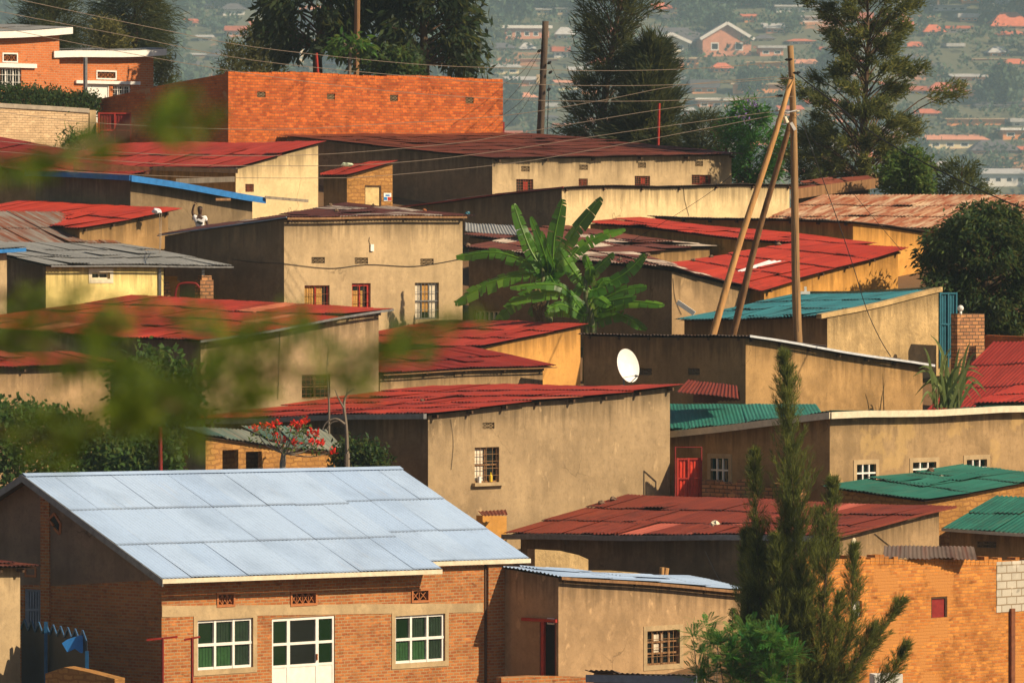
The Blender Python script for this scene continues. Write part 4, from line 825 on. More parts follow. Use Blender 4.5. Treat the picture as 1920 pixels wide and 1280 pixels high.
# white cross and short posts
m = MB(); p = px(1510, 545, 219.5); m.box((p, Vector((1, 0, 0)), Vector((0, -1, 0))), -.16, .16, -.05, .05, p.z - .12, p.z - .02); m.box((p, Vector((1, 0, 0)), Vector((0, -1, 0))), -.035, .045, -.04, .04, p.z - .02, p.z + .14); tag(m.build('roof_vent', WHITE), 'small white T shaped fitting behind the turquoise roof', 'roof vent')
def post(x0, y0, x1, y1, Y, r, mat, label, cat='post', name='post', group=None, deep=True):
    a, b = px(x0, y0, Y), px(x1, y1, Y); m = MB(); e = Vector((b.x, b.y, ground(b.x, b.y) - .2)) if deep and ground(b.x, b.y) < b.z else b; m.tube([a, b, e], r, 8); return tag(m.build(name, mat), label, cat, group)
post(593, 100, 596, 140, 270, .06, REDP, 'thin red pole above the brick building wall'); post(671, -60, 668, 140, 271, .12, WOOD_M, 'tall brown pole behind the brick building', 'pole', 'pole')
post(1236, 194, 1234, 275, 269, .055, REDP, 'red pole standing before the dark casuarina'); post(1361, 258, 1362, 300, 267, .05, RUSTM, 'rusty red post beside the jacaranda')
post(943, 229, 943, 260, 272.5, .07, REDD, 'short red pipe at the right end of the brick building', 'pipe', 'pipe'); post(160, 108, 160, 184, 268.5, .09, GREYM, 'grey vertical pipe in front of the brick villa', 'pipe', 'pipe')
post(300, 800, 301, 880, 183, .06, REDD, 'dark red pole at the edge of the hedge'); post(1241, 1063, 1240, 1085, 182.8, .07, WOOD_P, 'left one of two short wooden posts behind the pale roof'); post(1249, 1064, 1246, 1085, 183, .09, WOOD_P, 'right one of two short wooden posts behind the pale roof')
for (x, b, lb) in ((305, 275, 'left red T shaped post by the brick corner'), (360, 345, 'right red T shaped post by the brick house window')):
    rt = empty('clothes_post', px(x, 1290, 166.2), lb, 'post', 'red T posts'); fr = frame_at(x, 1195, 166.2, 0); p = fr[0]; g = ground(p.x, p.y); m = MB(); m.tube([(p.x, p.y, g), p], .035, 8); m.build('pole', REDD, rt)
    m = MB(); q0, q1 = px(b, 1199, 166.2), px(b + (58 if b == 275 else 30), 1193, 166.2); m.bar(q0, q1, .05); m.build('crossbar', REDP, rt)
# gates, low walls, fences
def slab(pts, Ys, depth, th, mat, name, label, cat, extra=None, parts=None, tops=None, group=None, base=None):
    """wall whose top follows picture points; goes down `depth` m or to the ground"""
    P = [px(x, y, Y) for (x, y), Y in zip(pts, Ys)]; d = (P[-1] - P[0]); d.z = 0; d.normalize(); n = Vector((d.y, -d.x, 0)); m = MB()
    for a, b in zip(P, P[1:]):
        za = a.z - depth if depth else ground(a.x, a.y) - .3; zb = b.z - depth if depth else ground(b.x, b.y) - .3; L0, L1 = (a - P[0]).xy.length, (b - P[0]).xy.length
        q = [Vector((a.x, a.y, za)), Vector((b.x, b.y, zb))]; qq = [v - n * th for v in q]
        m.quad(q[0], q[1], b, a, uv=[(L0, za), (L1, zb), (L1, b.z), (L0, a.z)]); m.quad(qq[1], qq[0], a - n * th, b - n * th, uv=[(L1, zb), (L0, za), (L0, a.z), (L1, b.z)])
        m.quad(a, b, b - n * th, a - n * th, uv=[(L0, 0), (L1, 0), (L1, th), (L0, th)])
    for v, s_ in ((P[0], 0), (P[-1], 1)):
        z = v.z - depth if depth else ground(v.x, v.y) - .3; m.quad(Vector((v.x, v.y, z)), Vector((v.x, v.y, z)) - n * th, v - n * th, v, uv=[(0, z), (th, z), (th, v.z), (0, v.z)])
    root = empty(name, (P[0].x, P[0].y, ground(P[0].x, P[0].y)), label, cat, group); m.build(parts or 'wall', mat, root)
    return root, P, d, n
rt, P, d, n = slab([(-70, 196), (0, 201), (90, 206), (166, 211)], (259.5, 261, 263, 264.5), 0, .3, BR_PALE, 'garden_wall', 'pale brick garden wall with grey coping under the hedge', 'wall')
m = MB()
for a, b in zip(P, P[1:]): m.hexa([a + n*.06 - Vector((0,0,.02)), b + n*.06 - Vector((0,0,.02)), b - n*.36 - Vector((0,0,.02)), a - n*.36 - Vector((0,0,.02)), a + n*.06 + Vector((0,0,.16)), b + n*.06 + Vector((0,0,.16)), b - n*.36 + Vector((0,0,.16)), a - n*.36 + Vector((0,0,.16))])
m.build('coping', CONC, rt); q = P[-1]; m = MB(); m.box((q, d, n), .02, .38, -.35, .05, ground(q.x, q.y), q.z + .1); m.build('pier', PL_WARM, rt)
def gate(x0, y0, x1, y1, Y0, Y1, ybot, mat, fm, label, ns=8, rails=3):
    a, b = px(x0, y0, Y0), px(x1, y1, Y1); zb = px((x0+x1)/2, ybot, (Y0+Y1)/2).z; d = b - a; d.z = 0; L = d.length; d.normalize(); n = Vector((d.y, -d.x, 0)); fr = (a, d, n)
    rt = empty('metal_gate', (a.x, a.y, zb), label, 'gate'); m = MB(); k = int(L / .03) + 2
    for i in range(k):
        u0, u1 = L * i / k, L * (i + 1) / k; e = .012 * (1 if i % 4 < 2 else -1); m.box(fr, u0, u1 - .001, -.01 + e, .01 + e, zb, a.z - .02)
    m.build('panel', mat, rt); m = MB()
    for u in (0, L / 2 - .03, L - .06): m.box(fr, u, u + .06, .025, .07, zb - .3, a.z)
    for j in range(rails): z = lerp(zb + .1, a.z - .06, j / (rails - 1)); m.box(fr, .06, L / 2 - .03, .028, .065, z, z + .05); m.box(fr, L / 2 + .03, L - .06, .028, .065, z, z + .05)
    m.build('frame', fm, rt); return rt
gate(184, 211, 246, 211, 263.4, 263.6, 282, REDD, REDP, 'dark red double gate beside the pale brick wall')
gate(1268, 858, 1312, 858, 195.7, 195.9, 940, plain('paint_bright_red', (.66, .05, .024), .5, .25), REDP, 'bright red sheet metal gate beside the large tan wall')
rt = gate(1760, 548, 1793, 548, 219.8, 220.2, 672, TEALP, TEALP, 'teal corrugated metal gate beside the rough plastered wall')
m = MB(); m.tube([px(1266, 938, 195.6), px(1266, 838, 195.6), px(1315, 838, 195.8), px(1315, 938, 195.8)], .03, 6); tag(m.build('gate_arch', REDD), 'dark red metal arch over the bright red gate', 'arch')
BR_STUMP = brick('brick_stump', (.50, .24, .10), (.30, .14, .07), (.12, .08, .05), .3, .12, .02, .5)
slab([(1316, 899), (1340, 900), (1342, 903), (1358, 903), (1360, 907), (1380, 906), (1383, 899), (1410, 896)], [195.5 - i * .22 for i in range(8)], 0, .35, BR_STUMP, 'brick_wall', 'broken stub of brick wall beside the red gate', 'wall')
slab([(1420, 920), (1450, 905), (1500, 915)], (193.5, 193.1, 192.4), 0, .3, BR_STUMP, 'brick_wall', 'low rough brick heap behind the conifer', 'wall')
rt, P, d, n = slab([(1795, 588), (1846, 588)], (218, 218.9), 0, .3, BR_STUMP, 'gate_pillar', 'stout brick gate pillar beside the teal gate', 'pillar')
m = MB(); c = px(1801, 578, 217.3)
for i in range(6):
    for j in range(10):
        S = lambda i, j: c + Vector((math.sin(math.pi*i/6)*math.cos(2*math.pi*j/10), math.sin(math.pi*i/6)*math.sin(2*math.pi*j/10), math.cos(math.pi*i/6))) * .11
        m.quad(S(i, j), S(i, j+1), S(i+1, j+1), S(i+1, j))
m.tube([c - Vector((0, 0, .1)), c - Vector((0, 0, .22))], .05, 8); tag(m.build('globe_lamp', WHITE, smooth=True), 'white globe lamp on top of the brick gate pillar', 'lamp')
slab([(1847, 628), (1940, 632)], (218.2, 217), 0, .3, BR_BIGS, 'garden_wall', 'low dark brick wall right of the gate pillar', 'wall')
slab([(1003, 1029), (1050, 1032), (1085, 1040), (1103, 1048)], (182.6, 183, 183.5, 183.8), 0, .35, PL_ROUGH, 'adobe_wall', 'tall broken adobe wall beside the pale metal roof', 'wall')
slab([(1104, 1070), (1150, 1070), (1200, 1074), (1232, 1086)], (183.4, 183.6, 183.8, 184), 0, .35, PL_ROUGH, 'adobe_wall', 'low crumbling adobe wall behind the thin pale roof', 'wall')
slab([(905, 966), (950, 967)], (189.9, 190.5), 0, .3, PL_OCHRE, 'house_wall', 'short ochre wall under the rusty canopy', 'wall')
slab([(940, 1269), (1000, 1266), (1080, 1268), (1165, 1271)], (170.5, 171, 171.8, 172.6), 0, .25, BR_HOUSE, 'brick_wall', 'low brick wall along the bottom beside the brick house', 'wall')
slab([(85, 1262), (120, 1250), (160, 1258), (215, 1272)], (165.6, 165.3, 165, 164.6), 0, .5, MUD, 'rubble_wall', 'heap of earth and bricks at the lower left', 'wall')
rt, P, d, n = slab([(1113, 1262), (1320, 1264)], (170.2, 168.8), 0, .1, PL_GREY, 'shed', 'blue grey edged shed roof at the bottom by the bush', 'shed'); m = MB(); m.hexa([P[0] + n*.5 - Vector((0,0,.2)), P[1] + n*.5 - Vector((0,0,.2)), P[1] + n*.46 - Vector((0,0,.2)), P[0] + n*.46 - Vector((0,0,.2)), P[0] + n*.5, P[1] + n*.5, P[1] + n*.46, P[0] + n*.46]); m.build('fascia_board', BLUEG, rt)
m = MB(); sheets(m, lambda q, r: P[0] + d * q + n * (.5 - r) + Vector((0, 0, .03 - .14 * r)), (P[1] - P[0]).length, 1.5, True, random.Random(2)); m.build('roof', RF_DARK, rt, smooth=True)
m = MB(); fr = frame_at(1640, 1264, 166, 10); m.box(fr, 0, .75, -.6, 0, fr[0].z - .5, fr[0].z); tag(m.build('water_tank', WHITE), 'white box shaped tank at the bottom edge by the ruin', 'tank')
# pointed blue sheet fence at the lower left
FENCET = plain('paint_mid_blue', (.01, .08, .20), .5, .2); FENCE_SHADE = plain('paint_blue_shaded', (.008, .02, .04), .6, .3)  # panels of the blue fence get a near-black blue: deep shade painted in
def fence():
    rt = empty('sheet_fence', px(40, 1290, 169.5), 'blue metal fence with zigzag top, its shade painted dark, beside the brick gable', 'fence')
    A, B = px(40, 1174, 170.8), px(163, 1197, 167.4); L = (B - A).length; K = 9
    for i in range(K):
        a, b = A.lerp(B, i / K), A.lerp(B, (i + 1) / K); m = MB(); z = ground(a.x, a.y); mid = a.lerp(b, .5); t = Vector((.014, .014, 0))
        mt = [Vector((a.x, a.y, z)), Vector((b.x, b.y, z)), b - Vector((0, 0, .06)), mid + Vector((0, 0, .2)), a - Vector((0, 0, .06))]
        m.poly(mt); m.poly([p + t for p in mt][::-1])
        for p, q in zip(mt, mt[1:] + mt[:1]): m.quad(p, q, q + t, p + t)
        m.build('fence_panel', FENCE_SHADE, rt); m = MB(); m.bar(mt[2] - t, mt[3] - t, .03, .06); m.bar(mt[3] - t, mt[4] - t, .03, .06); m.build('top_rail', FENCET, rt)
    for x, y, Y in ((86, 1165, 169.3), (163, 1220, 167.3)): m = MB(); p = px(x, y, Y); m.bar((p.x, p.y, ground(p.x, p.y)), p, .09); m.build('post', FENCET, rt)
    m = MB(); lit_patch = [px(x, y, 167.6) for x, y in ((116, 1205), (126, 1198), (150, 1190), (160, 1192), (160, 1220), (152, 1224), (140, 1215), (126, 1222))]; m.poly(lit_patch); m.poly([p + Vector((.02, .02, 0)) for p in lit_patch][::-1]); m.build('panel', plain('paint_blue_sunlit', (.03, .22, .62), .5, .2), rt)  # brighter blue sheet paints the sunlit part of the fence
fence()
# rubble and adobe bits under the yellow house's veranda
for i, (x, y, w_, hh, mt, lb) in enumerate(((315, 538, .9, 1.9, PL_OCHRE, 'ochre mud hut wall under the grey veranda roof'), (308, 548, .5, .8, BR_STUMP, 'left brick stack under the veranda roof'), (388, 537, .5, 1.0, BR_STUMP, 'right brick stack beside the dark veranda post'))):
    fr = frame_at(x, y - 12, 217.2 - i * .35, 30); g = ground(fr[0].x, fr[0].y); m = MB(); m.box(fr, -w_ / 2, w_ / 2, -.4, 0, g, fr[0].z); m.box(fr, -w_ / 3, w_ / 2.4, -.35, -.05, fr[0].z, fr[0].z + .15); tag(m.build('mud_wall' if i == 0 else 'brick_stack', mt), lb, 'wall' if i == 0 else 'brick stack')
m = MB(); m.tube(spl([px(328, 575, 216), px(330, 545, 216), px(338, 532, 216), px(365, 531, 216), px(374, 540, 216)]), .035, 7); tag(m.build('pipe', REDD), 'bent dark red pipe under the veranda roof', 'pipe')
# notices
h = HOUSES['shed']; r = h.rect('F', 719, 362, 733, 377); m = MB(); m.box(h.fr['F'], r[0], r[1], .005, .02, r[2], r[3]); rt = tag(m.build('poster', WHITE), 'small white, red and blue poster on the mud shed wall', 'poster')
for (a, b, c, d_, mt) in ((.0, .45, .1, .5, BLUEP), (.5, 1, .05, .5, REDP), (.2, .8, .6, .8, BLUEP)):
    m = MB(); m.box(h.fr['F'], lerp(r[0], r[1], a) + .005, lerp(r[0], r[1], b) - .005, .021, .026, lerp(r[2], r[3], c), lerp(r[2], r[3], d_)); m.build('print', mt, rt)
h = HOUSES['lowmid']; r = h.rect('F', 1051, 1158, 1060, 1170); m = MB(); m.box(h.fr['L'], .15, .42, .005, .02, r[2], r[3]); rt = tag(m.build('notice', WHITE), 'tiny white notice with blue print by the red framed doorway', 'notice')
for k in range(3): m = MB(); z = lerp(r[2], r[3], .25 + .25 * k); m.box(h.fr['L'], .18, .39, .021, .024, z - .012, z + .012); m.build('print', BLUEP, rt)
h = HOUSES['lowmid']; q = h.rect('L', 1024, 1165, 1015, 1280); m = MB(); m.box(h.fr['L'], q[0], q[0] + .1, .02, .1, q[2] - .6, q[3]); m.box(h.fr['L'], q[0] - .45, q[1] + .7, .02, .09, q[3] + .002, q[3] + .09); tag(m.build('door_frame', REDP), 'bright red timber door frame standing before the dark doorway', 'frame')
h = HOUSES['wide']; r = h.rect('F', 918, 885, 924, 899); c, d, n = h.fr['F']; b = Vector((c.x, c.y, 0)) + d * ((r[0]+r[1])/2) - n * .02; m = MB(); m.tube([b + Vector((0, 0, z)) for z in (r[2] - .06, r[2] + .12, r[2] + .16, r[3])], [.05, .05, .02, .02], 8); tag(m.build('bottle', plain('yellow_plastic', (.75, .50, .03), .4, .1)), 'yellow plastic bottle standing on the sunlit window sill', 'bottle')
r = h.rect('F', 895, 893, 905, 903); b = Vector((c.x, c.y, 0)) + d * ((r[0]+r[1])/2) - n * .03; m = MB(); m.tube([b + Vector((0, 0, r[2] - .08)), b + Vector((0, 0, r[3]))], .06, 8); tag(m.build('cup', WHITE), 'white cup on the sunlit window sill', 'cup')
def plank(label, a, b, Y0, Y1, h, mat, th=.05):
    A, B = px(*a, Y0), px(*b, Y1); m = MB(); m.bar(A, B, th, h); tag(m.build('plank', mat), label, 'plank', 'loose planks and sheets by the roofs')
plank('rusty brown board along the lower edge of the dull red roof', (138, 311), (280, 320), 238.2, 238.4, .28, RUSTM)
plank('dark board under the left end of the crimson roof', (286, 316), (446, 321), 242.2, 242.4, .16, WOOD_D)
plank('grey weathered board leaning on the cracked cream wall', (330, 340), (440, 336), 240.6, 240.9, .2, WOOD_G)
plank('pale wooden board at the right end of the blue fascia', (497, 370), (578, 377), 230.4, 231.2, .1, WOOD_G)
plank('small pale board fixed high on the dark grey wall', (404, 374), (432, 374), 228.2, 228.6, .09, WOOD_M)
plank('white diagonal board leaning beside the tan corner by the turquoise roof', (1270, 566), (1302, 588), 220.2, 220., .16, WHITE)
m = MB(); m.tube(spl([px(299, 400, 219.5), px(300, 440, 219), px(299, 474, 214.4)]), .012, 5); m.tube(spl([px(303, 400, 219.5), px(302, 450, 219), px(301, 470, 214.4)]), .01, 5); tag(m.build('rope', CABLE), 'pair of pale ropes hanging from the plastic at the roof end', 'rope')
wire_on('redlow', 'L', [(1322, 1032), (1335, 1060), (1352, 1092)], 'thin pale wire slanting down the dark wall behind the pale roof', .012, CABLE)
wire_on('redlow', 'F', [(1640, 1000), (1665, 1020), (1690, 1036)], 'thin dark wire on the tan side wall by the ruin', .01)
wire_on('wide', 'F', [(845, 786), (850, 830), (846, 880)], 'faint dark wire on the left of the large tan wall', .007)
# the waving child
def person():
    Y = 225.2; f = px(375, 432, Y); zb = f.z - .95; x0, y0 = f.x, Y
    pm = MB(); pm.hexa([(x0 - 1.6, Y - .7, ground(x0, Y) - .2), (x0 + 1.2, Y - .7, ground(x0, Y) - .2), (x0 + 1.2, Y + .7, ground(x0, Y) - .2), (x0 - 1.6, Y + .7, ground(x0, Y) - .2), (x0 - 1.6, Y - .7, zb - .02), (x0 + 1.2, Y - .7, zb - .02), (x0 + 1.2, Y + .7, zb - .02), (x0 - 1.6, Y + .7, zb - .02)]); o = pm.build('path', CONC); o['kind'] = 'structure'
    def body(name, V, E, Rd, mat, parent=None, root=0):
        me = bpy.data.meshes.new(name); off = top_loc(parent) if parent else Vector((x0, y0, zb)); me.from_pydata([Vector((x0, y0, zb)) + Vector(v) - off for v in V], E, []); me.materials.append(mat)
        o = bpy.data.objects.new(name, me); COL.objects.link(o)
        if parent: o.parent = parent
        else: o.location = off
        sm = o.modifiers.new('skin', 'SKIN'); sm.use_smooth_shade = True
        for v, r in zip(me.skin_vertices[0].data, Rd): v.radius = r if isinstance(r, tuple) else (r, r)
        me.skin_vertices[0].data[root].use_root = True
        s2 = o.modifiers.new('sub', 'SUBSURF'); s2.levels = 2; s2.render_levels = 2; return o
    V = [(0, 0, .95), (0, 0, 1.15), (0, 0, 1.38), (0, 0, 1.50), (0, -.02, 1.60), (0, -.03, 1.70), (0, -.02, 1.76),
         (-.19, 0, 1.40), (-.27, -.02, 1.58), (-.22, -.05, 1.80), (-.17, -.07, 1.88), (.19, 0, 1.39), (.27, .0, 1.14), (.29, -.08, .92), (.29, -.1, .84),
         (-.1, 0, .88), (-.1, -.01, .48), (-.1, 0, .08), (-.1, -.12, .03), (.1, 0, .88), (.1, -.01, .48), (.1, 0, .08), (.1, -.12, .03)]
    E = [(0,1),(1,2),(2,3),(3,4),(4,5),(5,6),(2,7),(7,8),(8,9),(9,10),(2,11),(11,12),(12,13),(13,14),(0,15),(15,16),(16,17),(17,18),(0,19),(19,20),(20,21),(21,22)]
    Rd = [(.14,.1),(.13,.1),(.15,.1),.055,(.085,.095),(.1,.11),(.075,.085),.06,.048,.038,.04,.06,.048,.038,.04,.085,.06,.045,.04,.085,.06,.045,.04]
    skin = plain('skin_dark', (.075, .035, .02), .55, .1); o = body('person', V, E, Rd, skin); tag(o, 'person in a white T-shirt waving a raised arm behind the roof', 'person')
    body('shirt', [(0, 0, .93), (0, 0, 1.15), (0, 0, 1.36), (0, 0, 1.45), (-.18, 0, 1.41), (-.235, -.01, 1.5), (.18, 0, 1.40), (.24, 0, 1.26)], [(0,1),(1,2),(2,3),(2,4),(4,5),(2,6),(6,7)], [(.17,.13),(.16,.125),(.175,.125),(.075,.07),.085,.08,.085,.08], plain('shirt_white', (.82, .80, .78), .8, .05), o)
    m = MB(); m.bar((x0 - .11, y0 - .142, zb + 1.26), (x0 + .1, y0 - .142, zb + 1.18), .012, .09); m.build('shirt_print', DARK, o)
    body('trousers', [(0, 0, .9), (-.1, 0, .86), (-.1, -.01, .48), (-.1, 0, .14), (.1, 0, .86), (.1, -.01, .48), (.1, 0, .14)], [(0,1),(1,2),(2,3),(0,4),(4,5),(5,6)], [(.15,.12),.1,.08,.07,.1,.08,.07], BLUEG, o)
    hair = body('hair', [(0, .01, 1.69), (0, 0, 1.76), (0, -.01, 1.8)], [(0,1),(1,2)], [(.108,.11),(.1,.105),(.05,.06)], DARK, o)
    for hx, hz, up in ((-.17, 1.88, 1), (.29, .84, -1)):
        for k in range(4): m = MB(); b = Vector((x0 + hx - .03 + .02 * k, y0 - .08, zb + hz + .02 * up)); m.tube([b, b + Vector((.004 * (k - 1.5), -.005, (.075, .09, .085, .065)[k] * up))], [.009, .007], 5); m.build('finger', skin, o)
        m = MB(); b = Vector((x0 + hx + .035, y0 - .08, zb + hz - .01 * up)); m.tube([b, b + Vector((.045, -.01, .04 * up))], [.011, .008], 5); m.build('thumb', skin, o)
person()
# ------------------------------------------------------------------ plants
def nrm(a): return a / np.maximum(np.linalg.norm(a, axis=1, keepdims=True), 1e-6)
def leafset(rs, C, D, n, spread, L, W, along=1., jit=.6, droop=0., tone0=None, flat=(1, 1, 1), fold=0.):
    """n leaf-sized rhombs round each clump centre C, roughly along D"""
    k = len(C); Cc = np.repeat(C, n, 0); Dd = np.repeat(D, n, 0); N = k * n
    pos = Cc + rs.normal(size=(N, 3)) * spread * np.array(flat)
    d = nrm(Dd * along + rs.normal(size=(N, 3)) * jit + np.array([0, 0, -droop])); sd_ = nrm(np.cross(d, rs.normal(size=(N, 3))))
    l = (L * rs.uniform(.6, 1.3, N))[:, None]; w = (W * rs.uniform(.7, 1.3, N))[:, None]
    V = np.empty((N, 4, 3)); V[:, 0] = pos; V[:, 1] = pos + d * l * .45 + sd_ * w * .5; V[:, 2] = pos + d * l; V[:, 3] = pos + d * l * .45 - sd_ * w * .5
    ct = rs.uniform(-.25, .25, k) if tone0 is None else tone0
    return V.reshape(-1, 3), np.clip(np.repeat(ct, n) + rs.uniform(.15, .85, N), 0, 1)
BARK = wood('bark_brown', (.12, .075, .045)); BARKG = wood('bark_grey', (.20, .16, .12))
FO_DARK = foliage('leaf_dark', (.006, .016, .005), (.014, .034, .009), (.035, .06, .014)); FO_GREV = foliage('leaf_grevillea', (.025, .042, .012), (.07, .092, .02), (.20, .19, .04), .4)
FO_CAS = foliage('leaf_casuarina', (.012, .024, .01), (.026, .042, .015), (.075, .082, .026)); FO_BRIGHT = foliage('leaf_bright', (.02, .075, .01), (.04, .13, .015), (.10, .22, .02), .4)
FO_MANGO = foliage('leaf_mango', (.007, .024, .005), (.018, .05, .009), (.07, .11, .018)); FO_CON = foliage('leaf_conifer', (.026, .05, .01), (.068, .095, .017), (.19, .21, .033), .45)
FO_BAN = foliage('leaf_banana', (.03, .11, .012), (.075, .22, .02), (.18, .38, .04), .45, .4); FO_HEDGE = foliage('leaf_hedge', (.01, .03, .006), (.024, .062, .01), (.06, .12, .018)); FO_OLIVE = foliage('leaf_olive', (.05, .055, .015), (.11, .105, .028), (.21, .18, .05))
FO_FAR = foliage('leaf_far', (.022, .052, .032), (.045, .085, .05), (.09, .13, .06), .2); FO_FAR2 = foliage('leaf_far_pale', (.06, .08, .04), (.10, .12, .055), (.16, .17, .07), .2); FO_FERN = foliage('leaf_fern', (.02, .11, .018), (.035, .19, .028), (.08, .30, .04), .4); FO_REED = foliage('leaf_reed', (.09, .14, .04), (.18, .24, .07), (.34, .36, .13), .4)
FLOW = foliage('petal_red', (.60, .008, .004), (.75, .014, .006), (.80, .03, .01), .2); FLOWP = foliage('petal_violet', (.20, .12, .40), (.30, .20, .52), (.4, .3, .6), .3); FO_BLUR = foliage('leaf_near', (.014, .05, .005), (.055, .12, .008), (.22, .30, .014), .55); FO_YG = foliage('leaf_yellow_green', (.03, .075, .012), (.07, .14, .02), (.17, .24, .035), .4)
def tree(name, label, cat, xc, ytop, ybot, half, Y, fol, prof=None, nb=40, rise=.5, L=.22, W=.07, n=26, spread=.28, jit=.6, along=1., droop=0., seed=1, trunk=.13, cl=4, lean=0., group=None, bark=BARK, tone=None, flat=(1, 1, .8), inner=.35, yscale=.9, base=None, stem0=.0, az=None, rlo=.55):
    rs = np.random.RandomState(seed); sc = 12000 / Y; top = px(xc + lean, ytop, Y); bot = px(xc, ybot, Y); hw = half / sc; H = top.z - bot.z
    g = base if base is not None else min(ground(bot.x, Y), bot.z); rt = empty(name, (bot.x, Y, g), label, cat, group)
    prof = prof or (lambda t: math.sqrt(max(0, 1 - (2 * t - .8) ** 2 / 1.5)))
    tm = MB(); axis = lambda t: Vector((lerp(bot.x, top.x, t) + .12 * math.sin(t * 5 + seed) * hw * .3, Y + .1 * math.sin(t * 4 + seed), lerp(bot.z, top.z, t)))
    tp = [Vector((bot.x, Y, g - .2))] + [axis(t) for t in np.linspace(0.0, .95, 9)]; tm.tube(tp, [trunk * 1.25] + [trunk * (1 - .88 * t) for t in np.linspace(0, 1, 9)], 9)
    C, D = [], []
    for i in range(nb):
        t = (i + rs.uniform(0, 1)) / nb; t = stem0 + (1 - stem0) * t; r = hw * prof(t) * rs.uniform(rlo, 1.08); a = i * 2.4 + rs.uniform(-.5, .5) if az is None else az(rs)
        tip = axis(t) + Vector((math.cos(a) * r, math.sin(a) * r * yscale, rs.uniform(-.04, .04) * H)); st = axis(max(.02, t - rise * r / H)); mid = st.lerp(tip, .55) + Vector((0, 0, .12 * r * (1 if rise > 0 else -1) - droop * .05 * r))
        br = trunk * .34 * (1 - .6 * t); pts = spl([st, mid, tip], 4); tm.tube(pts, [lerp(br, br * .2, q) for q in np.linspace(0, 1, len(pts))], 5, cap=False)
        dd = (tip - mid).normalized()
        for j in range(cl):
            q = inner + (1 - inner) * (j + rs.uniform(.2, 1)) / cl; k = min(len(pts) - 1, int(q * (len(pts) - 1))); c = pts[k]; C.append((c.x, c.y, c.z)); D.append(tuple(dd))
    C, D = np.array(C), np.array(D); V, T = leafset(rs, C, D, n, spread, L, W, along, jit, droop, None, flat)
    if tone: T = np.clip(T * tone, 0, 1)
    tm.build('trunk', bark, rt, smooth=True); np_mesh('crown', V, T, fol, rt); rt['tips'] = 0; del rt['tips']
    return rt, C
cone = lambda t: (1 - t) ** .75 * .95 + .06; egg = lambda t: math.sin(math.pi * min(1, t * .85 + .18)) ** .7; ball = lambda t: math.sqrt(max(.02, 1 - (2 * t - 1) ** 2))
# ridge trees from left to right
tree('casuarina_tree', 'feathery dark casuarina at the upper left behind the villa', 'tree', 95, -70, 120, 75, 290, FO_CAS, egg, 46, .7, .5, .035, 60, .3, .5, 1., .1, 11, .16, 4)
tree('casuarina_tree', 'drooping dark casuarina between the villa and brick building', 'tree', 252, -110, 110, 78, 292, FO_CAS, egg, 50, .6, .6, .035, 70, .34, .45, 1., .5, 12, .18, 4)
tree('shrub', 'olive shrub behind the villa roof', 'shrub', 203, 42, 130, 48, 281, FO_OLIVE, ball, 30, .6, .25, .06, 40, .25, .8, 1, 0, 13, .06, 3)
tree('shrub', 'dark olive shrub at the right end of the villa', 'shrub', 303, 103, 180, 28, 280, FO_OLIVE, ball, 18, .6, .22, .05, 36, .2, .8, 1, 0, 14, .05, 3, tone=.5)
tree('shrub', 'pale olive bush left of the big dark tree', 'shrub', 488, 48, 170, 50, 283, FO_OLIVE, egg, 30, .9, .28, .06, 44, .25, .7, 1, 0, 15, .07, 3, tone=.7)
tree('shrub', 'small olive bush at the left end of the brick building', 'shrub', 436, 85, 175, 24, 282, FO_OLIVE, egg, 16, .9, .25, .05, 36, .18, .7, 1, 0, 16, .05, 3, tone=.6)
bp = lambda t: (.75 + .3 * math.sin(3 * t)) if t < .8 else .8
tree('broadleaf_tree', 'huge dark drooping broad leaved tree, left of two behind the brick building', 'tree', 600, -190, 96, 158, 274, FO_DARK, bp, 66, .35, .5, .15, 32, .3, .55, .6, .9, 17, .2, 4, lean=60, inner=.5)
tree('broadleaf_tree', 'dark broad leaved tree reaching lowest right behind the brick building', 'tree', 800, -190, 128, 120, 273, FO_DARK, lambda t: 1.08 - .5 * t, 68, .35, .5, .15, 32, .3, .55, .6, .8, 18, .2, 4, lean=-30, inner=.5)
tree('shrub', 'dark green shrub under the broad leaved trees', 'shrub', 745, 95, 175, 62, 269, FO_HEDGE, ball, 26, .5, .3, .1, 34, .25, .8, .6, .4, 19, .06, 3)
def papaya(x, ytop, ybot, Y, half, label, seed):
    rs = np.random.RandomState(seed); a, b = px(x, ytop + 18, Y), px(x - 3, ybot, Y); g = min(ground(b.x, Y), b.z); rt = empty('papaya_tree', (b.x, Y, g), label, 'tree'); sc = 12000 / Y; m = MB(); m.tube([(b.x, b.y, g - .2), b, a], [.1, .09, .06], 8); C, D = [], []
    for i in range(16):
        az = i * 2.4; r = half / sc * rs.uniform(.6, 1); tip = a + Vector((math.cos(az) * r, math.sin(az) * r, rs.uniform(.0, .45) - .3 * (i % 3 == 0))); m.tube([a, a.lerp(tip, .6) + Vector((0, 0, .12)), tip], [.015, .012, .008], 4); C.append(tuple(tip)); D.append((math.cos(az), math.sin(az), -.35))
    m.build('trunk', BARKG, rt); V, T = leafset(rs, np.array(C), np.array(D), 26, .12, .42, .12, .8, .55, .3); np_mesh('crown', V, T, FO_BRIGHT, rt)
papaya(657, 72, 170, 268, 42, 'bright green papaya tree above the brick building wall', 3)
tree('casuarina_tree', 'tall dark feathery casuarina right of the leaning pole', 'tree', 1118, -130, 285, 92, 277, FO_CAS, lambda t: .95 - .35 * t + .22 * math.sin(t * 11), 70, .9, .55, .05, 40, .24, .5, 1.1, 0, 21, .2, 4, lean=70)
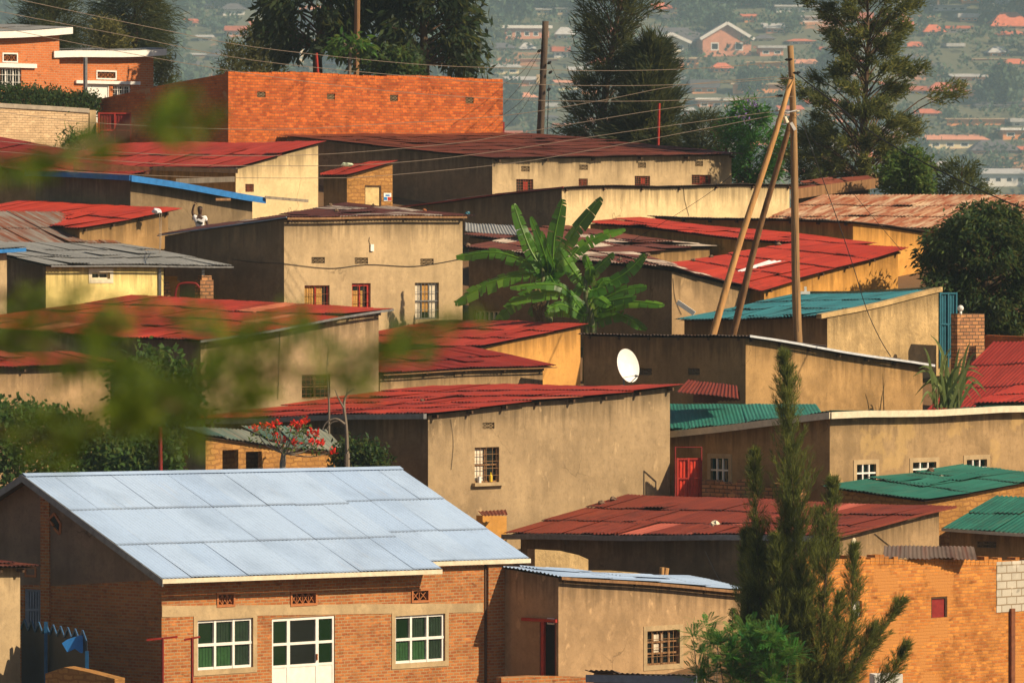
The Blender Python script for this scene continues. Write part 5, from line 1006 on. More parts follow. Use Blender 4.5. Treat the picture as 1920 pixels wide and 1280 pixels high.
tree('casuarina_tree', 'shorter dark casuarina with spiky upswept branches', 'tree', 1215, 75, 290, 90, 275, FO_CAS, lambda t: 1.15 - 1.0 * t, 64, 1.2, .6, .05, 44, .2, .4, 1.2, 0, 22, .14, 5, lean=5)
tree('grevillea_tree', 'large airy olive green grevillea behind the power pole', 'tree', 1625, -60, 345, 184, 262, FO_GREV, lambda t: (.62 + 1.3 * t if t < .32 else 1.04 - .8 * (t - .32)) * (.9 + .2 * math.sin(t * 17)), 130, .7, .30, .05, 66, .16, .55, .9, .0, 23, .17, 4, lean=-5, inner=.66, rlo=.32)
rt, C = tree('jacaranda_tree', 'small green jacaranda with violet flowers left of the power pole', 'tree', 1405, 195, 345, 82, 267, FO_FERN, ball, 46, .6, .34, .06, 44, .2, .6, .8, .3, 24, .08, 3)
rs = np.random.RandomState(5); s_ = C[np.argsort(C[:, 2])[-34:]][rs.permutation(34)[:11]]; V, T = leafset(rs, s_ + np.array([0, -.3, .12]), np.tile([0, 0, 1.], (11, 1)), 20, .1, .12, .07); np_mesh('blossom', V, T, FLOWP, rt)
tree('shrub', 'dark loose shrub behind the pole bases', 'shrub', 1535, 235, 350, 75, 264, FO_GREV, ball, 34, .6, .3, .05, 40, .24, .7, 1, 0, 25, .07, 3, tone=.55)
tree('shrub', 'fresh green bush at the foot of the grevillea', 'shrub', 1705, 285, 372, 60, 256.5, FO_YG, ball, 40, .5, .22, .09, 40, .17, .8, .8, .2, 26, .06, 3, tone=.7)
tree('shrub', 'thin dark shrub right of the fresh green bush', 'shrub', 1805, 302, 372, 60, 258, FO_GREV, lambda t: 1.1 - .5 * t, 16, .9, .34, .05, 34, .16, .6, 1, 0, 27, .05, 3, tone=.45)
tree('casuarina_tree', 'low dark feathery tree beside the jacaranda', 'tree', 1318, 215, 320, 52, 271, FO_CAS, ball, 34, .8, .4, .035, 50, .2, .5, 1, 0, 28, .08, 3)
tree('mango_tree', 'dense round dark mango tree at the right edge', 'tree', 1850, 396, 632, 138, 226, FO_MANGO, ball, 150, .35, .26, .075, 60, .22, .6, .7, .6, 29, .2, 3, inner=.7)
# hedges and bushes
def mass(name, label, cat, pts, Yf, depth, fol, n, L, W, seed, ybot, tone=None, spread=.16):
    """leafy mass whose top follows picture points"""
    rs = np.random.RandomState(seed); C = []
    for _ in range(n):
        t = rs.uniform(0, len(pts) - 1); i = int(t); (xa, ya), (xb, yb) = pts[i], pts[i + 1]; x, y = lerp(xa, xb, t - i), lerp(ya, yb, t - i); Yd = Yf(x) + rs.uniform(0, depth); f = rs.uniform(0, 1) ** 1.6
        y2 = lerp(y + abs(Yd - Yf(x)) * 3 * 0, ybot, f) + rs.normal() * 5 * (1 - f); p = px(x, y2, Yd if f < .12 else Yf(x) + rs.uniform(0, .5)); C.append(tuple(p))
    C = np.array(C); b = C[np.argmin(C[:, 2])]; rt = empty(name, (C[:, 0].mean(), C[:, 1].mean(), b[2]), label, cat); V, T = leafset(rs, C, np.tile([0, -.3, .5], (len(C), 1)), 14, spread, L, W, .5, .8, .1); T = T * (tone or 1)
    np_mesh('foliage', V, T, fol, rt); m = MB(); q = C.mean(0)
    for k in range(5):
        c = C[rs.randint(len(C))]; m.tube([(c[0], c[1] + .4, ground(c[0], c[1] + .4) - .1), (c[0] + .1, c[1] + .3, c[2] - .1)], [.04, .015], 5)
    m.build('stem', BARK, rt); return rt
mass('hedge', 'clipped dark hedge along the top of the pale brick wall', 'hedge', [(-60, 172), (0, 170), (60, 172), (110, 178), (184, 184)], lambda x: 260.6 + (x + 60) * .018, .9, FO_HEDGE, 900, .14, .07, 31, 212, .8, .1)
mass('bush', 'dark leafy bank of bushes behind the metal roof at the left', 'bush', [(-60, 770), (0, 765), (60, 768), (120, 785), (190, 815), (240, 840), (275, 850)], lambda x: 183.5 + x * .004, 3., FO_YG, 900, .2, .1, 32, 915, .55)
mass('vine', 'trailing green creeper by the dark red pole', 'vine', [(205, 860), (240, 845), (270, 835), (318, 815), (330, 835)], lambda x: 183.2, 1., FO_YG, 160, .2, .1, 33, 900, .5)
mass('bush', 'small green bush in front of the grey side wall', 'bush', [(632, 858), (655, 838), (685, 832), (705, 850), (718, 868)], lambda x: 187.5, .8, FO_HEDGE, 220, .16, .08, 34, 905, 1.)
mass('bush', 'leafy sapling mass against the left tan wall behind blurred leaves', 'bush', [(225, 720), (245, 690), (290, 668), (330, 690), (362, 712)], lambda x: 190 + x * .002, 1., FO_YG, 260, .28, .14, 35, 860, .5, .22)
mass('weed', 'tuft of green weeds by the red gate', 'weed', [(115, 262), (135, 250), (150, 262), (172, 258), (182, 268)], lambda x: 255., .5, FO_YG, 50, .3, .05, 36, 275, .8)
def flame_tree():
    rs = np.random.RandomState(41); Y = 185.6; b = px(530, 868, Y); g = ground(b.x, Y); rt = empty('coral_tree', (b.x, Y, g), 'leafless coral tree with bright red flower heads', 'tree'); m = MB(); f = px(532, 850, Y); m.tube([(b.x, Y, g), b, f], [.12, .09, .07], 8); C = []
    for x, y in ((478, 803), (495, 801), (510, 797), (521, 791), (548, 795), (558, 800), (566, 790), (573, 789), (562, 797), (584, 810), (594, 812), (533, 824), (516, 814), (520, 825), (552, 828), (584, 827), (596, 832), (603, 830), (624, 846)):
        t = px(x, y, Y + rs.uniform(-.5, .5)); C.append(tuple(t)); mid = f.lerp(t, .5) + Vector((rs.uniform(-.1, .1), 0, -.12)); m.tube(spl([f, mid, t], 4), [.026, .023, .021, .019, .017, .015, .013, .011, .008], 5)
    m.build('trunk', BARKG, rt); C = np.array(C)
    for c in C: V, T = leafset(rs, c[None], np.array([[0, 0, 1.]]), 26, .045, .12, .06, .5, .9); np_mesh('flower_head', V, T, FLOW, rt)
    k = C[rs.permutation(len(C))[:15]] - np.array([0, 0, .2]); V, T = leafset(rs, k, np.tile([0, 0, 1.], (15, 1)), 14, .1, .16, .06, .3, .9); np_mesh('foliage', V, T, FO_YG, rt)
flame_tree()
def bare(label, Y, base, brs, r0):
    b = px(*base, Y); g = ground(b.x, Y); rt = empty('bare_tree', (b.x, Y, g), label, 'tree'); m = MB(); m.tube([(b.x, Y, g), b], [r0 * 1.2, r0], 7)
    for pts, r in brs: P = spl([px(x, y, Y + .02 * i) for i, (x, y) in enumerate(pts)], 4); m.tube(P, [lerp(r, r * .3, i / (len(P) - 1)) for i in range(len(P))], 6)
    m.build('trunk', BARKG, rt)
bare('leafless grey tree in front of the sagging red roof', 187.2, (651, 850), [([(651, 850), (649, 800), (645, 760), (650, 740), (664, 728)], .07), ([(645, 765), (634, 745), (628, 730)], .035), ([(647, 795), (630, 785), (612, 792), (604, 806)], .05), ([(640, 788), (622, 792), (612, 805)], .03), ([(650, 740), (652, 725)], .025)], .08)
bare('thin dry twig standing before the dark barred window', 191, (617, 760), [([(617, 760), (615, 720), (613, 690), (616, 650)], .03), ([(614, 700), (609, 690)], .012), ([(613, 685), (620, 672)], .01)], .03)
# banana plants
def banana_leaf(mb, P, wid, rs, brk=.75):
    """arched blade along the midrib P, split into strips along its veins"""
    Q = spl(P, 10); n = len(Q); up = Vector((0, 0, 1)); tone0 = rs.uniform(.15, .75)
    S = []
    for i, p in enumerate(Q):
        t = i / (n - 1); d = (Q[min(i+1, n-1)] - Q[max(i-1, 0)]).normalized(); view = Vector((rs.uniform(-.02, .02), -.8, .6)).normalized(); s = d.cross(view).normalized(); nn = s.cross(d)
        w = wid * (min(1, (t / .14)) ** .7 if t < .14 else 1) * (max(.0, 1 - ((t - .6) / .42) ** 2) ** .5 if t > .6 else 1); S.append((p, s, d, nn, w))
    for side in (1, -1):
        i = 2
        while i < n - 1:
            k = min(n - 1, i + rs.randint(1, 4)); tw = rs.normal() * .12; dr = rs.uniform(.1, .45); gap = rs.uniform(.05, .6) if rs.rand() < brk else 0.
            (p0, s0, d0, n0, w0), (p1, s1, d1, n1, w1) = S[i], S[k]; tt = np.clip(tone0 + rs.uniform(-.28, .28), 0, 1)
            def edge(p, s, d, nn, w, f, ex): return p + s * side * w * f + d * w * (.28 * f + ex) - up * (dr * w * f * f) + nn * (tw * w * f)
            a, b = p0, p1; prev = (a, b)
            for f in (.5, 1.):
                e0, e1 = edge(p0, s0, d0, n0, w0 * (1 - .06 * gap), f, 0), edge(p1, s1, d1, n1, w1, f, -gap * .5 * f); mb.quad(prev[0], prev[1], e1, e0, t=tt); prev = (e0, e1)
            i = k
    mb.tube([q + S[j][3] * .01 for j, q in enumerate(Q)], [lerp(.035, .008, j / (n - 1)) for j in range(n)], 5, t=.95)
def banana():
    rs = np.random.RandomState(77); z3 = lambda x, y: (840 + x / 3.2, 340 + y / 3.2)
    G = [('tall banana plant with broad torn leaves in the middle', 219.3, (1030, 600), (1018, 530), [
        ([(585, 560), (500, 420), (440, 270), (395, 135)], 30), ([(600, 520), (560, 380), (498, 212)], 22), ([(625, 530), (640, 330), (690, 108)], 36), ([(650, 520), (730, 340), (922, 98)], 36), ([(700, 500), (800, 390), (920, 325), (1062, 285)], 30),
        ([(590, 560), (470, 480), (270, 425), (50, 455)], 34), ([(590, 575), (450, 555), (250, 610), (42, 728)], 36), ([(620, 600), (520, 640), (390, 735), (290, 838)], 34), ([(600, 555), (650, 620), (730, 680)], 30), ([(610, 560), (590, 470), (470, 300)], 26), ([(640, 545), (610, 440), (560, 300)], 18), ([(640, 600), (560, 700), (490, 800)], 30), ([(640, 560), (690, 520), (700, 460)], 20)]),
       ('second banana plant, shorter, right of the tall one', 218.4, (1100, 612), (1098, 540), [
        ([(820, 640), (755, 540), (660, 400)], 34), ([(835, 630), (880, 540), (995, 430)], 28), ([(850, 610), (850, 520), (815, 440)], 24), ([(880, 650), (1050, 560), (1182, 438)], 34), ([(870, 690), (930, 600), (1045, 600)], 26), ([(880, 720), (1060, 650), (1192, 632)], 30), ([(840, 640), (790, 640), (735, 715)], 22)]),
       ('low spreading banana plant nearest the red roof', 217.4, (1112, 618), (1108, 590), [
        ([(860, 790), (960, 720), (1130, 690)], 30), ([(900, 770), (1080, 720), (1298, 742)], 28), ([(880, 840), (1030, 800), (1192, 888)], 30), ([(800, 800), (700, 770), (580, 795)], 28), ([(770, 740), (640, 660), (375, 722)], 32), ([(760, 700), (640, 620), (372, 635)], 24), ([(850, 760), (890, 700), (970, 745)], 28), ([(820, 790), (780, 740), (740, 690)], 24), ([(830, 820), (690, 740), (600, 770)], 26), ([(870, 780), (930, 780), (1010, 760)], 26), ([(850, 830), (890, 760), (940, 715)], 24)])]
    for lb, Y, b, f, Ls in G:
        B, Fp = px(*b, Y), px(*f, Y); g = ground(B.x, Y); rt = empty('banana_plant', (B.x, Y, g), lb, 'banana plant', 'banana plants'); m = MB(); m.tube([(B.x, Y, g - .1), B, Fp, Fp + Vector((0, 0, .5))], [.16, .13, .09, .05], 10); m.build('stem', plain('banana_stem', (.12, .14, .05), .6, .4), rt, smooth=True)
        for pts, w in Ls:
            d1 = rs.uniform(-1.3, .5); P = [px(*z3(x, y), Y + d1 * i / (len(pts) - 1)) for i, (x, y) in enumerate(pts)]; P = [Fp + (P[0] - Fp) * .3] + P if (P[0] - Fp).length > .25 else P
            mb = MB(); banana_leaf(mb, P, w / 3.2 / 2 * Y / 12000 * 2.7, rs); mb.build('leaf', FO_BAN, rt)
        if Y > 219:
            for k in range(4): mb = MB(); q = Fp + Vector((rs.uniform(-.3, .3), -.1, -.1)); banana_leaf(mb, [q, q + Vector((rs.uniform(-.25, .25), -.25, -.5)), q + Vector((rs.uniform(-.3, .3), -.2, -1.2))], .12, rs, .9); mb.build('leaf', plain('dry_leaf', (.16, .10, .04), .9, .4), rt)
banana()
def blades(name, label, cat, Y, base, tips, w, fol, seed):
    rs = np.random.RandomState(seed); b = px(*base, Y); g = min(b.z, ground(b.x, Y)); rt = empty(name, (b.x, Y, g), label, cat); mb = MB(); st = MB()
    for x, y in tips:
        t = px(x, y, Y + rs.uniform(-.6, .6)); s0 = b + Vector((rs.uniform(-.35, .35), rs.uniform(-.3, .3), 0)); mid = s0.lerp(t, .55) + Vector((0, 0, .35 + .2 * abs(t.x - s0.x))); Q = spl([s0, mid, t], 7); tone = rs.uniform(.1, .9); n = len(Q); prev = None
        for i, p in enumerate(Q):
            d = (Q[min(i+1, n-1)] - Q[max(i-1, 0)]).normalized(); s = d.cross(Vector((.1, -.9, .3))).normalized() * w * (1 - (i / (n - 1)) ** 2) ; e = (p - s, p, p + s)
            if prev:
                k = Vector((0, 0, -.3 * w)); mb.quad(prev[0], prev[1] + k, e[1] + k, e[0], t=tone); mb.quad(prev[1] + k, prev[2], e[2], e[1] + k, t=tone)
            prev = e
    for k in range(8): q = b + Vector((rs.uniform(-.5, .5), rs.uniform(-.3, .3), 0)); st.tube([(q.x, q.y, g - .1), q + Vector((rs.uniform(-.1, .1), 0, .8))], [.025, .015], 5)
    st.build('stem', plain('reed_stem', (.22, .22, .08), .7, .3), rt); mb.build('blade', fol, rt)
rg = random.Random(6)
blades('reed_plant', 'tall clump of long leaved reeds beside the red roofs', 'plant', 206.8, (1775, 764), [(1745, 628), (1732, 650), (1722, 690), (1716, 740), (1820, 640), (1832, 660), (1845, 705), (1850, 735), (1800, 650), (1765, 660), (1790, 690), (1735, 720), (1760, 700), (1812, 690), (1828, 720), (1840, 745), (1725, 760), (1750, 735), (1778, 668), (1805, 735), (1822, 748), (1712, 705), (1755, 640), (1808, 668), (1835, 690), (1740, 745), (1770, 720), (1795, 705), (1785, 650), (1842, 722)], .055, FO_REED, 8)
# slim conifer close to the camera, spires of upswept sprays
def conifer():
    rs = np.random.RandomState(91); Y = 160.; kf = Y / 62; b = px(1490, 1330, Y); g = ground(b.x, Y); rt = empty('conifer', (b.x, Y, g), 'slim dark green conifer with several spires in the right foreground', 'tree'); m = MB()
    SP = [((1500, 1330), (1490, 1000), (1472, 668), 74, 1.), ((1450, 1330), (1425, 1120), (1415, 850), 44, .9), ((1450, 1330), (1400, 1190), (1398, 1000), 32, .8), ((1520, 1330), (1545, 1120), (1562, 905), 40, .8), ((1530, 1330), (1590, 1190), (1602, 1030), 42, .8), ((1530, 1330), (1610, 1240), (1690, 1130), 40, .8), ((1540, 1340), (1640, 1300), (1700, 1210), 36, .7), ((1500, 1330), (1520, 1150), (1535, 960), 36, .7), ((1490, 1340), (1470, 1200), (1455, 1010), 44, 1.), ((1430, 1340), (1380, 1280), (1375, 1200), 18, .5), ((1520, 1340), (1580, 1280), (1640, 1180), 42, .8), ((1440, 1340), (1430, 1200), (1432, 1040), 44, 1.), ((1500, 1340), (1505, 1200), (1500, 1060), 46, 1.), ((1540, 1340), (1560, 1230), (1575, 1120), 36, .8), ((1420, 1340), (1405, 1230), (1400, 1110), 34, .9), ((1480, 1340), (1470, 1150), (1482, 900), 46, 1.), ((1440, 1340), (1418, 1230), (1412, 1000), 34, .8)]
    C, D, TN = [], [], []; m.tube([(b.x, Y, g - .2), tuple(px(1500, 1330, Y))], [.2, .15], 8); sc = 12000 / Y
    for k, (p0, p1, p2, w, dens) in enumerate(SP):
        dy = rs.uniform(-.9, .9) if k else 0; P = spl([px(*p0, Y), px(*p1, Y + dy), px(*p2, Y + dy)], 14); n = len(P); m.tube(P, [lerp(.05, .006, i / (n - 1)) for i in range(n)], 6); L = sum((P[i+1] - P[i]).length for i in range(n - 1))
        for q in range(int(L * 58 * dens)):
            t = rs.uniform(0, 1) ** .85; i = min(n - 2, int(t * (n - 1))); p = P[i].lerp(P[i+1], t * (n - 1) - i); d = (P[i+1] - P[i]).normalized(); r = w * 1.35 / sc * (1 - t) ** .8 * rs.uniform(.25, 1.25) * (.7 + .5 * noise.noise(Vector((t * 9, k * 3.1, 0)))) + .05; a = rs.uniform(0, 6.28); o = Vector((math.cos(a), math.sin(a), 0)); up = rs.uniform(.4, 1.3); e = (o + d * up).normalized(); le = r * (1 + up * .45); e2 = (o * .35 + d * up).normalized()
            tip = p + e * le * .6 + e2 * le * .55; mid = p + e * le * .5; cn = rs.uniform(-.25, .2)
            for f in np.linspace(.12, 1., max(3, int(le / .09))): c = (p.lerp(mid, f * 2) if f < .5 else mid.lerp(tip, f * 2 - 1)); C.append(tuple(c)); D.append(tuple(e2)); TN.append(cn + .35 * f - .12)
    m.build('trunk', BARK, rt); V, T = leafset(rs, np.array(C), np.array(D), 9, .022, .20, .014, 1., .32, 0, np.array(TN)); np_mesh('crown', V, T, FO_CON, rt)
conifer()
def fern_bush(label, Y, pts, seed, n=120, L=.3):
    rs = np.random.RandomState(seed); X = [p[0] for p in pts]; b = px(sum(X) / len(X), 1330, Y); g = ground(b.x, Y); rt = empty('fern_bush', (b.x, Y, g), label, 'bush'); m = MB(); V, T = [], []
    for x, y, r in pts:
        c = px(x, y, Y + rs.uniform(-.4, .4)); m.tube(spl([Vector((b.x, Y, g)), Vector(((b.x + c.x) / 2 + .1, Y, (g + c.z) / 2)), c], 5), [.05, .045, .04, .036, .032, .028, .024, .02, .016, .012, .008], 5); R0 = r * Y / 12000
        for k in range(n):
            d = rs.normal(size=3); d[2] = abs(d[2]) * .7 + .05; d /= np.linalg.norm(d); st = np.array(c) + d * R0 * rs.uniform(0, .75); fd = d + np.array([0, -.25, -.15]) + rs.normal(size=3) * .3; fd /= np.linalg.norm(fd); s = np.cross(fd, [0, 0, 1.]); s /= np.linalg.norm(s); l = L * rs.uniform(.6, 1.2); tn = rs.uniform(0, 1)
            for j in range(9):
                q = st + fd * l * (j + 1) / 9 - np.array([0, 0, .12 * l * ((j + 1) / 9) ** 2]); wl = .075 * (1 - .6 * abs(j / 8 - .4)) * L / .3
                for sg in (1, -1): ld = s * sg + fd * .45; V += [q, q + ld * wl * .5 + fd * .014, q + ld * wl, q + ld * wl * .5 - fd * .014]; T.append(np.clip(tn + rs.uniform(-.15, .15), 0, 1))
    m.build('stem', BARKG, rt); np_mesh('foliage', np.array(V), np.array(T), FO_FERN, rt)
fern_bush('bright feathery bush left of the conifer at the bottom', 152, [(1405, 1200, 60), (1450, 1205, 45), (1365, 1235, 55), (1430, 1245, 60), (1480, 1235, 40), (1320, 1275, 55), (1390, 1280, 60), (1450, 1285, 55), (1345, 1210, 45), (1375, 1265, 55)], 51, 130, .34)
fern_bush('paler feathery sapling in front of the barred window', 156, [(1325, 1175, 30), (1300, 1195, 28), (1345, 1205, 34), (1312, 1225, 34), (1340, 1245, 38)], 52, 36, .34)
tree('sapling', 'thin dark cypress sapling before the tan wall', 'tree', 1374, 1140, 1200, 9, 158, FO_CON, cone, 16, 1., .1, .02, 16, .03, .5, 1.2, 0, 53, .02, 3)
# out-of-focus branches of a tree standing close by on the left
def near_tree():
    rs = np.random.RandomState(61); Y = 13.; x0 = -1.42; g = ground(x0, Y); rt = empty('acacia_tree', (x0, Y, g), 'out of focus leafy branches reaching in from the left edge', 'tree'); m = MB(); m.tube([(x0, Y, g - .1), (x0 - .03, Y + .1, g + 1.2), (x0 + .02, Y, 1.)], [.11, .09, .06], 9); C, D, N = [], [], []
    BR = [[(-130, 700), (40, 640), (180, 700), (260, 745), (360, 740), (440, 690)], [(40, 640), (160, 610), (330, 610), (430, 640), (500, 610)], [(260, 745), (400, 770), (520, 690), (570, 600)], [(-130, 700), (-20, 560), (70, 560), (110, 600)], [(-130, 780), (60, 820), (200, 815), (260, 790)], [(440, 690), (600, 700), (720, 650), (830, 608)], [(-130, 330), (20, 300), (140, 285), (260, 235), (400, 215)]]
    for br in BR:
        P = spl([px(x, y, Y + rs.uniform(-.25, .25)) for x, y in br], 5); m.tube(P, [lerp(.009, .003, i / (len(P) - 1)) for i in range(len(P))], 5)
    BL = [(20, 545, 30, 15), (60, 600, 40, 30), (30, 660, 45, 40), (110, 640, 45, 40), (60, 720, 45, 30), (150, 610, 35, 18), (230, 680, 45, 30), (300, 610, 40, 20), (350, 625, 40, 20), (420, 645, 30, 14), (470, 620, 30, 10), (235, 755, 40, 80), (310, 740, 40, 26), (380, 725, 38, 20), (440, 700, 38, 16), (390, 660, 36, 14), (20, 800, 45, 24), (90, 820, 40, 22), (160, 815, 40, 20), (220, 795, 36, 20), (40, 850, 40, 12), (560, 600, 26, 10), (500, 650, 34, 12), (640, 690, 34, 10), (760, 640, 30, 10), (830, 610, 24, 8), (600, 720, 30, 8), (120, 560, 36, 14), (40, 620, 40, 20), (330, 700, 36, 18), (690, 690, 36, 10), (730, 655, 34, 10), (790, 620, 32, 10), (680, 720, 28, 6), (905, 596, 22, 3), (520, 700, 34, 10), (610, 640, 34, 8), (650, 720, 34, 8), (450, 760, 36, 10), (340, 690, 40, 20), (180, 760, 46, 36), (280, 820, 40, 20), (120, 700, 46, 30), (300, 215, 30, 10), (350, 225, 30, 10), (310, 240, 34, 14), (390, 215, 24, 6), (170, 275, 26, 9), (200, 285, 24, 7), (30, 310, 30, 16), (60, 325, 26, 10), (0, 320, 36, 18), (110, 290, 26, 7)]
    def spray(x, y, dx, dy, ln, n, w):
        for k in range(n):
            t = rs.uniform(0, 1); C.append(tuple(px(x + dx * ln * t + rs.normal() * w * .5, y + dy * ln * t + rs.normal() * w * (1 - .4 * t), Y + rs.uniform(-.5, .5)))); D.append((dx + rs.normal() * .6, rs.normal() * .5, -dy + rs.normal() * .6))
    for br in BR:
        for (xa, ya), (xb, yb) in zip(br, br[1:]):
            ln = math.hypot(xb - xa, yb - ya); ang = math.atan2(yb - ya, xb - xa)
            for k in range(max(1, int(ln / 62))):
                t = rs.uniform(0, 1); a_ = ang + rs.choice((-1, 1)) * rs.uniform(.3, .8); spray(lerp(xa, xb, t), lerp(ya, yb, t), math.cos(a_), math.sin(a_) * .6, rs.uniform(50, 110), rs.randint(4, 8), 7)
    for x, y, r, n in BL:
        if n > 12:
            for k in range(max(1, n // 22)): a_ = rs.uniform(-.5, .5); spray(x + rs.normal() * r * .5, y + rs.normal() * r * .3, math.cos(a_), math.sin(a_), r * 1.7, 7, 9)
        else: spray(x - r * .7, y, 1, rs.uniform(-.2, .2), r * 1.6, max(2, n // 2), 7)
    for k in range(30): C.append(tuple(px(235 + rs.normal() * 34, 752 + rs.normal() * 26, Y + rs.uniform(-.3, .3)))); D.append((rs.normal(), rs.normal(), -.2))
    V, T = leafset(rs, np.array(C), nrm(np.array(D)), 6, .012, .036, .0125, .8, .6); m.build('trunk', BARK, rt); np_mesh('crown', V, T, FO_BLUR, rt)
near_tree()
# ------------------------------------------------------------------ far hillside
def on_ground(x, y, lo=2740., hi=4700.):
    Y = lo; pz = None
    while Y < hi:
        p = px(x, y, Y)
        if ground(p.x, Y) >= p.z: return p
        Y += 10
    return px(x, y, hi)
F_PINK = plain('far_pink', (.70, .30, .18), .9, .2, .5); F_CREAM = plain('far_cream', (.85, .70, .42), .9, .15, .5); F_WHITE = plain('far_white', (.80, .76, .70), .9, .1, .5); F_BRICK = plain('far_brick', (.55, .18, .08), .9, .2, .5)
F_TILE = plain('far_tile', (.60, .16, .075), .85, .25, .6); F_DARKR = plain('far_dark_roof', (.11, .10, .11), .8, .3, .6); F_ZINC = plain('far_zinc', (.50, .48, .46), .6, .25, .6); F_ORW = plain('far_earth_wall', (.82, .33, .12), .95, .25, .3); F_TAN = plain('far_tan', (.58, .42, .26), .9, .2, .5)
FARBOX = []
def far_house(label, xc, yb, w, h, wall, roof, kind='hip', nw=3, hr=.4, group='houses on the far hillside', dep=.8, name='house'):
    p = on_ground(xc, yb); sc = 12000 / p.y; W, H = w / sc, h / sc; D = W * dep; yaw = R_(8); u = Vector((math.cos(yaw), math.sin(yaw), 0)); n = Vector((math.sin(yaw), -math.cos(yaw), 0)); o = p - u * W / 2; fr = (o, u, n); hw = H * (1 - hr); g = p.z - 6
    rt = empty(name, (p.x, p.y, p.z), label, 'house' if name == 'house' else 'wall', group); m = MB(); m.box(fr, 0, W, -D, 0, g, p.z + hw); FARBOX.append((xc - w / 2, yb - h, xc + w / 2, yb))
    if kind == 'gable':
        a, b, c = o + Vector((0, 0, hw)), o + u * W + Vector((0, 0, hw)), o + u * W / 2 + Vector((0, 0, H - .1)); m.tri(a, b, c); m.tri(a - n * D, c - n * D, b - n * D)
    m.build('wall', wall, rt); m = MB(); e = 1.5; q = lambda a, d, z: o + u * a - n * d + Vector((0, 0, z))
    if kind == 'gable':
        s = (H - hw) / (W / 2)
        for sg in (0, 1):
            x0, x1 = (-e, W / 2) if sg == 0 else (W + e, W / 2); m.hexa([q(x0, -e, hw - e * s), q(x1, -e, H), q(x1, D + e, H), q(x0, D + e, hw - e * s), q(x0, -e, hw - e * s + .25), q(x1, -e, H + .25), q(x1, D + e, H + .25), q(x0, D + e, hw - e * s + .25)])
        m.build('roof', roof, rt); m = MB()
        for x0, z0 in ((-e, hw - e * s), (W + e, hw - e * s)): m.bar(q(x0, -e - .06, z0 + .05), q(W / 2, -e - .06, H + .1), .36, 1.5)
        m.build('barge_board', F_WHITE, rt)
    elif kind == 'hip':
        A, B, C, E = q(-e, -e, hw), q(W + e, -e, hw), q(W + e, D + e, hw), q(-e, D + e, hw); r0, r1 = q(W * .28, D / 2, H), q(W * .72, D / 2, H); m.quad(A, B, r1, r0); m.tri(B, C, r1); m.quad(C, E, r0, r1); m.tri(E, A, r0); m.quad(A + Vector((0, 0, -.2)), B + Vector((0, 0, -.2)), B, A); m.quad(A, E, E + Vector((0, 0, -.2)), A + Vector((0, 0, -.2))); m.build('roof', roof, rt)
    elif kind == 'flat':
        m.hexa([q(-e, -e, hw), q(W + e, -e, hw), q(W + e, D + e, hw), q(-e, D + e, hw), q(-e, -e, H), q(W + e, -e, H), q(W + e, D + e, H), q(-e, D + e, H)]); m.build('roof', roof, rt)
    elif kind == 'shed':
        m.hexa([q(-e, -e, hw), q(W + e, -e, hw), q(W + e, D + e, H), q(-e, D + e, H), q(-e, -e, hw + .2), q(W + e, -e, hw + .2), q(W + e, D + e, H + .2), q(-e, D + e, H + .2)]); m.build('roof', roof, rt)
    for i in range(nw):
        c = W * (i + .5) / nw; ww = min(2., W / nw * .3); m = MB(); m.box(fr, c - ww, c + ww, -.01, .05, p.z + hw * .35, p.z + hw * .75); f = m.build('window', F_WHITE, rt); m = MB(); m.box(fr, c - ww * .75, c + ww * .75, .051, .06, p.z + hw * .41, p.z + hw * .69); m.build('pane', DARK, f)
    return rt, fr, p, W, hw, D
